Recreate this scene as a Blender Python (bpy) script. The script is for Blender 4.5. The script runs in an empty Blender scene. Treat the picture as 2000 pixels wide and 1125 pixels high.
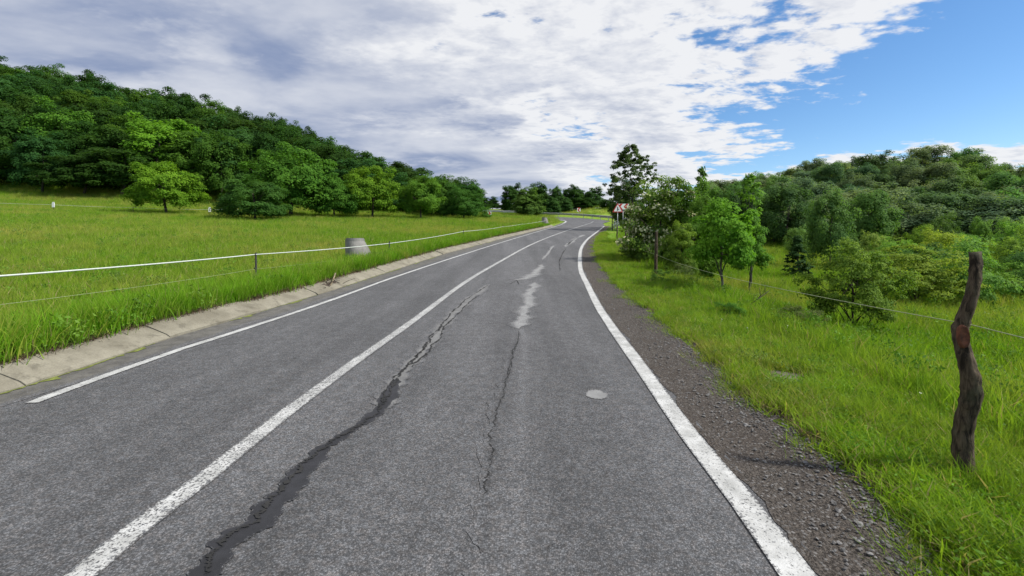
import bpy, math, random
import numpy as np
from mathutils import Vector, Matrix

# ------------------------------------------------------------------ camera, sky, sun
sc = bpy.context.scene
COL = sc.collection
F, CX, HOR, EYE = 850.0, 1000.0, 463.0, 1.6      # photo pixels (2000 wide): focal length, centre, eye-level row; eye height m
cam_d = bpy.data.cameras.new('camera'); cam = bpy.data.objects.new('camera', cam_d); COL.objects.link(cam)
cam.location = (0, 0, EYE); cam.rotation_euler = (math.radians(90), 0, 0)
cam_d.sensor_width = 36; cam_d.lens = 36 * F / 2000
cam_d.shift_y = -(562.5 - HOR) / 2000
cam_d.clip_start = .05; cam_d.clip_end = 3000
sc.camera = cam

SUN_EL, SUN_AZ = math.radians(46), math.radians(104)   # azimuth from +Y (view direction) towards +X
SUNV = Vector((math.sin(SUN_AZ) * math.cos(SUN_EL), math.cos(SUN_AZ) * math.cos(SUN_EL), math.sin(SUN_EL)))
sun_d = bpy.data.lights.new('sun', 'SUN'); sun = bpy.data.objects.new('sun', sun_d); COL.objects.link(sun)
sun_d.energy = 4.6; sun_d.angle = math.radians(3); sun_d.color = (1, .95, .86)
sun.rotation_euler = SUNV.to_track_quat('Z', 'Y').to_euler()

vs = sc.view_settings
vs.view_transform = 'Standard'; vs.look = 'None'; vs.gamma = 1; vs.use_curve_mapping = False
vs.exposure = 0.42
sc.render.engine = 'CYCLES'
sc.cycles.use_denoising = True
sc.cycles.max_bounces = 5; sc.cycles.diffuse_bounces = 3; sc.cycles.glossy_bounces = 1; sc.cycles.transmission_bounces = 3
sc.cycles.transparent_max_bounces = 4


class NT:
    """tiny node-tree writer"""
    def __init__(s, tree): s.t = tree; s.n = tree.nodes; s.l = tree.links
    def node(s, typ, **kw):
        n = s.n.new(typ)
        for k, v in kw.items(): setattr(n, k, v)
        return n
    def put(s, sock, v):
        if hasattr(v, 'is_output'): s.l.new(v, sock)
        elif v is not None:
            if sock.type == 'RGBA' and len(v) == 3: v = (*v, 1)
            sock.default_value = v
    def math(s, op, a, b=None, c=None, clamp=False):
        n = s.node('ShaderNodeMath', operation=op, use_clamp=clamp)
        for i, v in enumerate((a, b, c)):
            if v is not None: s.put(n.inputs[i], v)
        return n.outputs[0]
    def vmath(s, op, a, b=None, out=0):
        n = s.node('ShaderNodeVectorMath', operation=op)
        s.put(n.inputs[0], a)
        if b is not None: s.put(n.inputs[1], b)
        return n.outputs[out]
    def mix(s, f, a, b, blend='MIX'):
        n = s.node('ShaderNodeMix', data_type='RGBA', blend_type=blend)
        s.put(n.inputs[0], f); s.put(n.inputs[6], a); s.put(n.inputs[7], b)
        return n.outputs[2]
    def noise(s, vec, scale, detail=4, rough=.55, dist=0, dim='3D'):
        n = s.node('ShaderNodeTexNoise', noise_dimensions=dim)
        if vec is not None: s.put(n.inputs['Vector'], vec)
        s.put(n.inputs['Scale'], scale); s.put(n.inputs['Detail'], detail)
        s.put(n.inputs['Roughness'], rough); s.put(n.inputs['Distortion'], dist)
        return n.outputs['Fac']
    def voro(s, vec, scale, feature='F1', out='Distance'):
        n = s.node('ShaderNodeTexVoronoi', feature=feature)
        s.put(n.inputs['Vector'], vec); s.put(n.inputs['Scale'], scale)
        return n.outputs[out]
    def ramp(s, v, lo, hi, a=0., b=1., smooth=True):
        n = s.node('ShaderNodeMapRange', interpolation_type='SMOOTHSTEP' if smooth else 'LINEAR')
        for i, q in enumerate((v, lo, hi, a, b)): s.put(n.inputs[i], q)
        return n.outputs[0]
    def mapping(s, vec, scale=(1, 1, 1), rot=(0, 0, 0), loc=(0, 0, 0)):
        n = s.node('ShaderNodeMapping')
        s.put(n.inputs[0], vec); n.inputs[1].default_value = loc; n.inputs[2].default_value = rot; n.inputs[3].default_value = scale
        return n.outputs[0]


def build_world():
    w = bpy.data.worlds.new('World'); sc.world = w; w.use_nodes = True
    N = NT(w.node_tree); N.n.clear()
    out = N.node('ShaderNodeOutputWorld')
    sky = N.node('ShaderNodeTexSky', sky_type='NISHITA', sun_disc=False)
    sky.sun_elevation = SUN_EL; sky.sun_rotation = SUN_AZ
    sky.altitude = 600; sky.air_density = 1.0; sky.dust_density = .35; sky.ozone_density = 2.5
    hs = N.node('ShaderNodeHueSaturation'); hs.inputs['Saturation'].default_value = 1.2
    N.l.new(sky.outputs[0], hs.inputs['Color'])
    bsky = N.node('ShaderNodeBackground'); N.l.new(hs.outputs[0], bsky.inputs[0]); bsky.inputs[1].default_value = .118
    # cloud layer: the view direction carried up to a flat layer
    tc = N.node('ShaderNodeTexCoord').outputs['Generated']
    sx = N.node('ShaderNodeSeparateXYZ'); N.put(sx.inputs[0], tc)
    z = N.math('ADD', N.math('MAXIMUM', sx.outputs[2], 0.), .12)
    px = N.math('DIVIDE', sx.outputs[0], z); py = N.math('DIVIDE', sx.outputs[1], z)
    cb = N.node('ShaderNodeCombineXYZ'); N.put(cb.inputs[0], px); N.put(cb.inputs[1], py)
    p = cb.outputs[0]
    s1 = N.vmath('DOT_PRODUCT', p, (.935, -.355, 0), out=1)          # across the front edge
    s2 = N.vmath('DOT_PRODUCT', p, (.578, .816, 0), out=1)           # bank low on the horizon
    base1 = N.math('MINIMUM', N.math('MULTIPLY', N.math('SUBTRACT', .42, s1), .36), .20)
    extra = N.ramp(s1, -.5, -1.7, 0, .34)
    base1 = N.math('MAXIMUM', N.math('ADD', base1, extra), -.45)
    base2 = N.math('MINIMUM', N.math('MULTIPLY', N.math('SUBTRACT', s2, 3.8), .5), .10)
    base = N.math('MAXIMUM', base1, base2)
    rot = math.atan2(1.291, .49)
    q = N.mapping(p, scale=(.80, 1.2, 1), rot=(0, 0, -rot))
    def field(v):
        a = N.noise(v, 1.5, 7, .60, .2)
        b = N.noise(v, 9.0, 4, .6, .15)
        return N.math('ADD', N.math('MULTIPLY', a, 1.25), N.math('MULTIPLY', b, .52))
    f0 = field(q)
    sd = (.02, -.06, 0)
    f1 = field(N.vmath('ADD', q, sd))
    val = N.math('ADD', N.math('SUBTRACT', f0, .885), base)
    mask = N.ramp(val, -.03, .11)
    thick = N.ramp(val, .08, .55)
    relief = N.math('MULTIPLY', N.math('SUBTRACT', f0, f1), N.ramp(thick, .15, .9, 2.0, .3))
    big = N.ramp(N.noise(N.mapping(p, scale=(.7, 1., 1), rot=(0, 0, -rot), loc=(3.3, 1.7, 0)), 1.5, 5, .5, .3), .36, .66)
    lit = N.math('SUBTRACT', 1.03, N.math('MULTIPLY', thick, N.math('ADD', .40, N.math('MULTIPLY', big, .52))))
    lit = N.math('ADD', lit, relief)
    lit = N.math('MAXIMUM', N.math('MINIMUM', lit, 1.0), .0)
    ccol = N.mix(lit, (.185, .26, .46), (.92, .93, .955))
    bcl = N.node('ShaderNodeBackground'); N.put(bcl.inputs[0], ccol); bcl.inputs[1].default_value = .72
    mx = N.node('ShaderNodeMixShader')
    N.put(mx.inputs[0], N.math('MULTIPLY', mask, .97)); N.l.new(bsky.outputs[0], mx.inputs[1]); N.l.new(bcl.outputs[0], mx.inputs[2])
    N.l.new(mx.outputs[0], out.inputs[0])
build_world()

# ------------------------------------------------------------------ helpers
def tag(o, label=None, cat=None, group=None, kind=None):
    if label: o['label'] = label
    if cat: o['category'] = cat
    if group: o['group'] = group
    if kind: o['kind'] = kind
    return o

def empty(name, loc=(0, 0, 0), rz=0, parent=None):
    o = bpy.data.objects.new(name, None); COL.objects.link(o)
    o.location = loc; o.rotation_euler = (0, 0, rz); o.empty_display_size = .2
    if parent: o.parent = parent
    return o

def mesh_np(name, verts, faces, mat=None, smooth=False, tint=None):
    """faces: (m,k) int array, or a list of tuples"""
    me = bpy.data.meshes.new(name)
    if isinstance(faces, np.ndarray):
        v = np.asarray(verts, np.float32); m, k = faces.shape
        me.vertices.add(len(v)); me.vertices.foreach_set('co', v.ravel())
        me.loops.add(m * k); me.loops.foreach_set('vertex_index', faces.astype(np.int32).ravel())
        me.polygons.add(m); me.polygons.foreach_set('loop_start', np.arange(0, m * k, k, dtype=np.int32))
        me.update(calc_edges=True)
    else:
        me.from_pydata([tuple(map(float, q)) for q in verts], [], [tuple(int(i) for i in f) for f in faces]); me.update()
    if tint is not None:
        a = me.attributes.new('tint', 'FLOAT', 'FACE'); a.data.foreach_set('value', np.asarray(tint, np.float32))
    if smooth: me.polygons.foreach_set('use_smooth', np.ones(len(me.polygons), bool))
    if mat: me.materials.append(mat)
    return me

def obj(name, me, parent=None, loc=(0, 0, 0), rz=0):
    o = bpy.data.objects.new(name, me); COL.objects.link(o)
    o.location = loc; o.rotation_euler = (0, 0, rz)
    if parent: o.parent = parent
    return o

class MB:
    """collects simple shapes into one mesh"""
    def __init__(s): s.v = []; s.f = []
    def add(s, v, f):
        b = len(s.v); s.v += [tuple(q) for q in v]; s.f += [tuple(i + b for i in q) for q in f]; return s
    def box(s, c, d, rot=None):
        c = Vector(c); h = Vector(d) / 2; vs_ = []
        for x in (-1, 1):
            for y in (-1, 1):
                for z in (-1, 1):
                    q = Vector((x * h.x, y * h.y, z * h.z))
                    if rot: q = rot @ q
                    vs_.append(c + q)
        return s.add(vs_, [(0, 1, 3, 2), (4, 6, 7, 5), (0, 4, 5, 1), (2, 3, 7, 6), (0, 2, 6, 4), (1, 5, 7, 3)])
    def tube(s, pts, rad, n=8, cap=True):
        pts = [Vector(p) for p in pts]
        if not hasattr(rad, '__len__'): rad = [rad] * len(pts)
        V = []; Fc = []
        ref = Vector((.13, .97, .21))
        for i, p in enumerate(pts):
            t = (pts[min(i + 1, len(pts) - 1)] - pts[max(i - 1, 0)]).normalized()
            a = t.cross(ref)
            if a.length < .05: a = t.cross(Vector((1, 0, 0)))
            a.normalize(); b = t.cross(a)
            for k in range(n):
                an = 2 * math.pi * k / n
                V.append(p + (a * math.cos(an) + b * math.sin(an)) * rad[i])
        for i in range(len(pts) - 1):
            for k in range(n):
                Fc.append((i * n + k, i * n + (k + 1) % n, (i + 1) * n + (k + 1) % n, (i + 1) * n + k))
        if cap: Fc += [tuple(range(n - 1, -1, -1)), tuple((len(pts) - 1) * n + k for k in range(n))]
        return s.add(V, Fc)
    def prism(s, poly, t, M):
        """2D polygon (x, z) extruded by t towards -y, placed by matrix M"""
        n = len(poly)
        V = [M @ Vector((x, 0, z)) for x, z in poly] + [M @ Vector((x, -t, z)) for x, z in poly]
        return s.add(V, [tuple(range(n - 1, -1, -1)), tuple(n + i for i in range(n))] + [(i, (i + 1) % n, n + (i + 1) % n, n + i) for i in range(n)])
    def mesh(s, name, mat, smooth=False): return mesh_np(name, s.v, s.f, mat, smooth)
    def build(s, name, mat, parent=None, smooth=False, loc=(0, 0, 0)): return obj(name, s.mesh(name, mat, smooth), parent, loc)

# ------------------------------------------------------------------ materials
def material(name):
    m = bpy.data.materials.new(name); m.use_nodes = True
    N = NT(m.node_tree); N.n.clear()
    out = N.node('ShaderNodeOutputMaterial'); b = N.node('ShaderNodeBsdfPrincipled')
    N.l.new(b.outputs[0], out.inputs[0])
    return m, N, b, out

def bump(N, b, h, strength=.3, dist=.01):
    n = N.node('ShaderNodeBump'); n.inputs['Strength'].default_value = strength; n.inputs['Distance'].default_value = dist
    N.put(n.inputs['Height'], h); N.l.new(n.outputs[0], b.inputs['Normal'])

def posn(N): return N.node('ShaderNodeNewGeometry').outputs['Position']

def simple(name, col, rough=.7, var=.25, scale=8, metal=0, bmp=.15, spec=.4):
    m, N, b, o = material(name)
    p = posn(N)
    n = N.noise(p, scale, 6, .6)
    lo = tuple(c * (1 - var) for c in col); hi = tuple(min(1, c * (1 + var)) for c in col)
    N.put(b.inputs['Base Color'], N.mix(N.ramp(n, .3, .7), lo, hi))
    b.inputs['Roughness'].default_value = rough; b.inputs['Metallic'].default_value = metal
    b.inputs['Specular IOR Level'].default_value = spec
    if bmp: bump(N, b, N.noise(p, scale * 6, 4), bmp, .01)
    return m

def asphalt_color(N, p):
    """grey aggregate in dark binder"""
    st = N.voro(p, 110, out='Color')
    sr = N.node('ShaderNodeSeparateColor'); N.put(sr.inputs[0], st)
    ag = N.ramp(N.math('POWER', sr.outputs[0], 1.6), 0, 1, .056, .172, False)
    dd = N.voro(p, 110)
    ag = N.math('MULTIPLY', ag, N.ramp(dd, .25, .75, 1.0, .55))
    mid = N.ramp(N.noise(p, 9, 5, .7), .3, .7, .8, 1.2)
    big = N.ramp(N.noise(N.mapping(p, scale=(1.5, .07, 1)), .9, 5, .6), .30, .70, .80, 1.20)
    big = N.math('MULTIPLY', big, N.ramp(N.noise(p, .7, 5, .65), .3, .7, .90, 1.10))
    big = N.math('MULTIPLY', big, N.ramp(N.noise(p, 3.1, 4, .6), .62, .74, 1.0, .86))
    g = N.math('MULTIPLY', N.math('MULTIPLY', ag, mid), big)
    warm = N.ramp(N.noise(p, 26, 3), .4, .65)
    tone = N.mix(warm, (.98, 1.0, 1.05), (1.05, 1.0, .99))
    c = N.node('ShaderNodeCombineColor')
    for i in range(3): N.put(c.inputs[i], g)
    return N.mix(1.0, c.outputs[0], tone, 'MULTIPLY'), dd

def mat_asphalt():
    m, N, b, o = material('asphalt')
    p = posn(N)
    c, dd = asphalt_color(N, p)
    N.put(b.inputs['Base Color'], c)
    b.inputs['Roughness'].default_value = .72; b.inputs['Specular IOR Level'].default_value = .42
    bump(N, b, N.math('ADD', N.math('MULTIPLY', dd, -1.0), N.noise(p, 300, 2)), .55, .006)
    return m

def mat_paint(name, wear, lo=(.31, .31, .295), hi=(.50, .50, .485), border=.3, bite=.10, rough=.6, gain=None):
    m, N, b, o = material(name)
    p = posn(N)
    c, dd = asphalt_color(N, p)
    n = N.math('ADD', N.math('MULTIPLY', N.noise(p, 62, 5, .72), .85), N.math('MULTIPLY', N.noise(p, 2.2, 4, .6), .15))
    eg = N.node('ShaderNodeAttribute', attribute_name='edge').outputs['Fac']
    n = N.math('SUBTRACT', n, N.ramp(eg, 0, border, bite, 0))
    msk = N.ramp(n, wear - .045, wear + .05)
    dirt = N.ramp(N.noise(p, 6, 5, .65), .3, .7)
    N.put(b.inputs['Base Color'], N.mix(msk, c, N.mix(dirt, lo, hi) if gain is None else N.mix(1.0, c, (gain, gain, gain), 'MULTIPLY')))
    b.inputs['Roughness'].default_value = rough
    bump(N, b, N.math('MULTIPLY', dd, -1.0), .3, .004)
    return m

def mat_bitumen(name, lo, hi, rough, scale=6, grain=120):
    m, N, b, o = material(name)
    p = posn(N)
    n = N.ramp(N.noise(p, scale, 6, .65), .3, .72)
    g = N.ramp(N.noise(p, grain, 3, .7), .35, .65, .75, 1.25)
    cc = N.mix(n, lo, hi)
    vv = N.node('ShaderNodeCombineColor')
    for i in range(3): N.put(vv.inputs[i], g)
    N.put(b.inputs['Base Color'], N.mix(1.0, cc, vv.outputs[0], 'MULTIPLY'))
    b.inputs['Roughness'].default_value = rough
    bump(N, b, N.noise(p, grain, 4, .7), .3, .006)
    return m

def mat_gravel():
    m, N, b, o = material('gravel')
    p = posn(N)
    sr = N.node('ShaderNodeSeparateColor'); N.put(sr.inputs[0], N.voro(p, 48, out='Color'))
    dd = N.voro(p, 48)
    sr2 = N.node('ShaderNodeSeparateColor'); N.put(sr2.inputs[0], N.voro(p, 130, out='Color'))
    fine = N.mix(N.ramp(sr2.outputs[1], .1, .95), (.030, .025, .021), (.108, .093, .080))
    st = N.mix(sr.outputs[1], (.05, .046, .044), (.21, .20, .19))
    c = N.mix(N.math('MULTIPLY', N.ramp(sr.outputs[0], .45, .75), N.ramp(dd, .55, .3)), fine, st)
    c = N.mix(N.ramp(N.noise(p, 1.4, 5, .65), .45, .72, 0, .45), c, (.05, .038, .029))
    N.put(b.inputs['Base Color'], c); b.inputs['Roughness'].default_value = .95; b.inputs['Specular IOR Level'].default_value = .2
    bump(N, b, N.math('ADD', N.math('MULTIPLY', dd, -.8), N.noise(p, 200, 3)), .9, .012)
    return m

def grass_tone(N, p):
    """large patches: lush green, hay-yellow seed heads, darker herb clumps"""
    a = N.ramp(N.noise(p, .16, 5, .6, .4), .38, .66)
    b_ = N.ramp(N.noise(p, .9, 4, .6), .35, .68)
    c = N.mix(a, (.160, .290, .022), (.31, .335, .075))
    return N.mix(N.math('MULTIPLY', b_, .55), c, (.180, .335, .022))

def mat_ground():
    m, N, b, o = material('meadow_soil')
    p = posn(N)
    c = grass_tone(N, p)
    soil = N.ramp(N.noise(p, 3.2, 6, .7), .35, .7)
    c = N.mix(N.math('MULTIPLY', soil, .35), c, (.11, .18, .028))
    c = N.mix(N.ramp(N.noise(p, 22, 4, .7), .4, .65, 0, .35), c, (.07, .125, .016))
    N.put(b.inputs['Base Color'], c); b.inputs['Roughness'].default_value = 1; b.inputs['Specular IOR Level'].default_value = .1
    bump(N, b, N.math('ADD', N.noise(p, 30, 5, .7), N.noise(p, 4, 3)), 1.0, .12)
    return m

def mat_blade(name, tone=None, trans=.42):
    m, N, b, o = material(name)
    p = posn(N)
    oi = N.node('ShaderNodeObjectInfo')
    at = N.node('ShaderNodeAttribute', attribute_name='tint').outputs['Fac']
    c = grass_tone(N, p) if tone is None else N.mix(N.ramp(N.noise(p, .55, 5, .65, .4), .48, .72, 0, .75), N.mix(N.ramp(N.noise(p, 2.1, 4), .35, .65), tuple(k * .8 for k in tone), tuple(k * 1.12 for k in tone)), (tone[0] * 1.55, tone[1] * .95, tone[2] * 2.8))
    r = N.math('ADD', N.math('MULTIPLY', at, .7), N.math('MULTIPLY', oi.outputs['Random'], .5))
    dark = N.mix(1.0, c, (.62, .72, .6), 'MULTIPLY'); light = N.mix(1.0, c, (1.35, 1.18, 1.1), 'MULTIPLY')
    c = N.mix(N.ramp(r, .05, 1.1), dark, light)
    c = N.mix(N.ramp(at, .93, .98), c, (.34, .29, .13))
    N.put(b.inputs['Base Color'], c); b.inputs['Roughness'].default_value = .65; b.inputs['Specular IOR Level'].default_value = .1
    tr = N.node('ShaderNodeBsdfTranslucent'); N.put(tr.inputs[0], N.mix(1.0, c, (1.25, 1.3, .6), 'MULTIPLY'))
    mx = N.node('ShaderNodeMixShader'); mx.inputs[0].default_value = trans
    N.l.new(b.outputs[0], mx.inputs[1]); N.l.new(tr.outputs[0], mx.inputs[2]); N.l.new(mx.outputs[0], o.inputs[0])
    return m

def mat_leaf():
    """the leaf colour is the object's own colour, varied leaf by leaf"""
    m, N, b, o = material('leaf')
    oi = N.node('ShaderNodeObjectInfo')
    at = N.node('ShaderNodeAttribute', attribute_name='tint').outputs['Fac']
    p = posn(N)
    c = oi.outputs['Color']
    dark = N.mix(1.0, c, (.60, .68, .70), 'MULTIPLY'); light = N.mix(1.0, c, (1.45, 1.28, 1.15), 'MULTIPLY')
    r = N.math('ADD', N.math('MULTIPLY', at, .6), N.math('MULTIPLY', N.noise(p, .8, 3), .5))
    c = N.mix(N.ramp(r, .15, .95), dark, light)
    N.put(b.inputs['Base Color'], c); b.inputs['Roughness'].default_value = .7; b.inputs['Specular IOR Level'].default_value = .07
    tr = N.node('ShaderNodeBsdfTranslucent'); N.put(tr.inputs[0], N.mix(1.0, c, (1.3, 1.35, .6), 'MULTIPLY'))
    mx = N.node('ShaderNodeMixShader'); mx.inputs[0].default_value = .4
    N.l.new(b.outputs[0], mx.inputs[1]); N.l.new(tr.outputs[0], mx.inputs[2]); N.l.new(mx.outputs[0], o.inputs[0])
    return m

def mat_bark(name, a, c, scale=9):
    m, N, b, o = material(name)
    tc = N.node('ShaderNodeTexCoord').outputs['Object']
    v = N.mapping(tc, scale=(1, 1, .22))
    n = N.noise(v, scale * 4, 6, .7, .6)
    col = N.mix(N.ramp(n, .35, .65), a, c)
    col = N.mix(N.ramp(N.noise(tc, 5, 4), .55, .75, 0, .5), col, (.09, .10, .06))
    N.put(b.inputs['Base Color'], col); b.inputs['Roughness'].default_value = .9; b.inputs['Specular IOR Level'].default_value = .15
    bump(N, b, n, .9, .02)
    return m

def mat_concrete(name, lo, hi):
    m, N, b, o = material(name)
    p = posn(N)
    n = N.ramp(N.noise(p, 1.6, 7, .68), .3, .7)
    c = N.mix(n, lo, hi)
    st = N.ramp(N.noise(N.mapping(p, scale=(1, 1, .3)), 5, 5, .7), .52, .7, 0, .55)
    c = N.mix(st, c, tuple(k * .5 for k in lo))
    c = N.mix(N.ramp(N.noise(p, 60, 3, .7), .45, .7, 0, .35), c, tuple(k * .6 for k in lo))
    N.put(b.inputs['Base Color'], c); b.inputs['Roughness'].default_value = .92; b.inputs['Specular IOR Level'].default_value = .2
    bump(N, b, N.math('ADD', N.noise(p, 40, 5, .7), N.noise(p, 9, 4)), .5, .015)
    return m

M = {}
M['asphalt'] = mat_asphalt()
M['paint'] = mat_paint('road_paint', .42); M['paint_worn'] = mat_paint('road_paint_worn', .475)
M['bitumen'] = mat_paint('bitumen_seal', .31, (.009, .009, .011), (.020, .020, .024), .5, .16, .75)
M['bitumen_old'] = mat_paint('bitumen_seal_old', .42, (.10, .099, .097), (.17, .168, .162), .7, .16, .7)
M['patch_pale'] = mat_paint('pale_patch', .44, (.17, .17, .168), (.25, .25, .245), .9, .16, .85)
M['patch_round'] = mat_paint('round_patch', .36, (.16, .16, .158), (.21, .21, .207), .25, .14, .85)
M['streak_pale'] = mat_paint('pale_streak', .47, (.112, .112, .111), (.135, .135, .133), 1., .26, .8, 1.28)
M['streak_dark'] = mat_paint('dark_streak', .46, (.030, .030, .031), (.052, .052, .053), 1., .20, .8, .62)
M['crack'] = mat_bitumen('crack_fill', (.006, .006, .006), (.02, .019, .018), .9)
M['gutter'] = mat_paint('gutter_dirt', .45, (.060, .056, .048), (.125, .118, .102), .8, .16, .95)
M['bare'] = mat_bitumen('bare_soil', (.055, .047, .036), (.11, .098, .076), .95, 3, 55)
M['gravel'] = mat_gravel()
M['ground'] = mat_ground()
M['grass'] = mat_blade('grass_blade')
M['grass_short'] = mat_blade('verge_blade', (.19, .318, .028))
M['grass_lush'] = mat_blade('lush_blade', (.135, .30, .015))
M['weed'] = mat_blade('weed_leaf', (.11, .235, .028), .3)
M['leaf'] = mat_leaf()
M['bark'] = mat_bark('bark', (.022, .018, .014), (.075, .062, .05))
M['bark_grey'] = mat_bark('bark_grey', (.05, .045, .04), (.16, .145, .125))
M['post_wood'] = mat_bark('post_bark', (.020, .015, .011), (.125, .094, .064), 7)
M['cut_wood'] = simple('cut_wood', (.115, .042, .022), .85, .4, 30)
M['concrete'] = mat_concrete('concrete', (.155, .14, .105), (.255, .235, .182))
M['concrete_grey'] = mat_concrete('concrete_grey', (.15, .142, .13), (.25, .24, .22))
M['steel'] = simple('galvanised_steel', (.34, .35, .35), .5, .15, 3, .6)
M['rope'] = simple('white_rope', (.50, .53, .48), .7, .08, 20, 0, 0)
M['wire'] = simple('wire_strand', (.30, .33, .18), .6, .15, 20, 0, 0)
M['stake'] = simple('dark_stake', (.035, .032, .03), .7, .3, 20)
M['plastic'] = simple('black_plastic', (.015, .015, .015), .5, .2, 20, 0, 0)
M['white'] = simple('sign_white', (.74, .74, .72), .5, .05, 6, 0, 0)
M['red'] = simple('sign_red', (.46, .025, .022), .5, .1, 6, 0, 0)
M['black'] = simple('sign_black', (.012, .012, .012), .5, .1, 6, 0, 0)
M['stone'] = simple('stone', (.13, .125, .12), .9, .5, 14)
M['dry'] = simple('dry_stem', (.24, .19, .12), .9, .3, 20)
M['dirt'] = simple('dirt', (.065, .05, .038), 1, .5, 12, 0, .8)
M['moss'] = simple('moss', (.13, .15, .03), 1, .45, 14, 0, .6)
M['litter'] = simple('dead_grass', (.15, .10, .062), 1, .5, 30, 0, 0)
M['petal_white'] = simple('white_petal', (.75, .75, .66), .8, .1, 20, 0, 0)
M['blossom'] = simple('cream_blossom', (.40, .40, .21), .8, .2, 20, 0, 0)

# ------------------------------------------------------------------ terrain and road geometry
def S(a, b, x):
    t = np.clip((np.asarray(x, float) - a) / (b - a), 0, 1); return t * t * (3 - 2 * t)

def zr(d):
    """height of the road along the view direction: level at first, then a steady climb"""
    d = np.asarray(d, float)
    t = np.clip(d / 18, 0, 1)
    z = .062 * (18 * (t ** 3 - t ** 4 / 2) + np.maximum(d - 18, 0))
    e = np.clip(d - 60, 0, 75)
    return z + .00033 * e * e - .03 * np.maximum(d - 160, 0)

def depth_of_row(row):
    """distance at which a photo row meets the road surface"""
    lo, hi = 1.0, 78.0
    for _ in range(50):
        mid = (lo + hi) / 2
        if HOR + F * (EYE - float(zr(mid))) / mid > row: lo = mid
        else: hi = mid
    return (lo + hi) / 2

def G(px, py):
    d = depth_of_row(py); return ((px - CX) * d / F, d)

def trace(pts): return [G(*p) for p in pts]

KERB_LO = trace([(0, 771), (178, 714), (320, 664.5), (498, 613), (572, 591), (639, 571), (702, 550), (765, 529.5), (870, 496), (975, 468), (1045, 451), (1072, 444.5)])
LINE_L = trace([(62, 788), (87, 778), (213, 732), (355, 682), (450, 652), (555, 618), (660, 582), (765, 543.5), (870, 508.5), (975, 475), (1045, 454), (1093, 440)]) + [(8.2, 69)]
HOOK = [(8.2, 69), (9.1, 74), (9.6, 78), (9.5, 82), (8.6, 86), (6.8, 89), (4, 91.5)]
LINE_C = [(-2.03, -22), (-2.03, -6)] + trace([(158.5, 1125), (249, 1047.5), (408, 927), (480, 869), (549, 815), (613, 767), (693, 707), (768, 655), (905, 554), (975, 512), (1045, 474.5), (1100, 453), (1140, 440)]) + [(12.4, 69), (14.4, 77)]
LINE_R = [(1.34, -22), (1.34, -6)] + trace([(1557, 1125), (1456, 987), (1347, 851), (1239.5, 700), (1173, 606.5), (1149, 560), (1133, 521), (1135, 485.5), (1147, 468), (1158, 459), (1170, 450), (1180, 442)])
GRAVEL = [(2.5, -22), (2.5, 0)] + trace([(1860, 1085), (1735, 960), (1622, 877), (1501, 802), (1433, 734), (1330, 650), (1270, 605), (1212, 560), (1172, 512), (1163, 485), (1168, 466), (1180, 452)]) + [(13.6, 60), (21, 74), (25, 90), (42, 112), (90, 135), (150, 200), (200, 600)]

def curve_of(pts, left=None):
    p = sorted(pts, key=lambda q: q[1]); xs = np.array([q[0] for q in p]); ds = np.array([q[1] for q in p])
    # light smoothing on a fine table so that traced points leave no corners
    t = np.concatenate([np.arange(-30, 20, .25), np.arange(20, 620, 1.)])
    v = np.interp(t, ds, xs)
    return lambda d: np.interp(d, t, v)

XL = curve_of([(-5.25, -30), (-5.25, 2)] + KERB_LO + [(9.5, 75), (11, 100), (11, 620)])
XR = curve_of(GRAVEL)
XE = curve_of([(x + .15, d) for x, d in LINE_R] + [(14.2, 68), (17.6, 78), (17.8, 86), (15, 95), (15, 620)])   # right edge of the asphalt

def bumps(x, y):
    return (.05 * np.sin(.9 * x + .3 * y) * np.sin(.55 * y - .2 * x) + .035 * np.sin(2.1 * x - 1.3 * y + 1) * np.sin(1.7 * y + .6 * x))

def H(x, y):
    """ground height"""
    x = np.asarray(x, float); y = np.asarray(y, float)
    r = zr(y)
    u = XL(y) - x                                  # metres left of the kerb foot
    kf = 1 - S(48, 60, y)
    left = r + kf * (.17 * S(.15, .42, u) - .30 * S(.9, 2.6, u)) + .042 * np.clip(u - 3, 0, 90) + S(.6, 2.5, u) * bumps(x, y)
    hill = .212 * np.maximum(0, -x - 14) * S(56, 128, y)
    left = left + np.minimum(hill, 46)
    v = x - XR(y)                                  # metres right of the gravel edge
    low = -.5 * np.exp(-((y - 24) / 11) ** 2) - .13 * np.maximum(0, x - 86) * S(50, 90, y) - .55 + .02 * np.minimum(y, 160) + .118 * np.clip(x, 0, 80) * S(40, 96, y) + 2.2 * np.exp(-((x - 78) / 20) ** 2) * S(60, 90, y) + .5 * S(20, 60, x) * S(0, 30, y) + bumps(x * .7, y * .7) * 1.6
    drop = np.maximum(r - low, 0)
    rim = r - .035 * np.minimum(v, 2.2)
    far = S(95, 130, y)
    low = low * (1 - far) + np.maximum(low, r - 3) * far
    right = rim + (low - rim) * S(1.6, 3.6 + 1.5 * drop, v) + S(.3, 1.5, v) * bumps(x * 1.3, y * 1.3) * .6
    mid = r - .07 * (1 - S(58, 70, y))
    z = np.where(u > 0, left, np.where(v > 0, right, mid))
    mound = 2.0 * np.exp(-((x - 27) / 9) ** 2 - ((y - 122) / 10) ** 2)
    return z + mound

def Hf(x, y): return float(H(x, y))
def top_z(row, d): return EYE + (HOR - row) * d / F
def X_at(px, d): return (px - CX) * d / F

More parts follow.
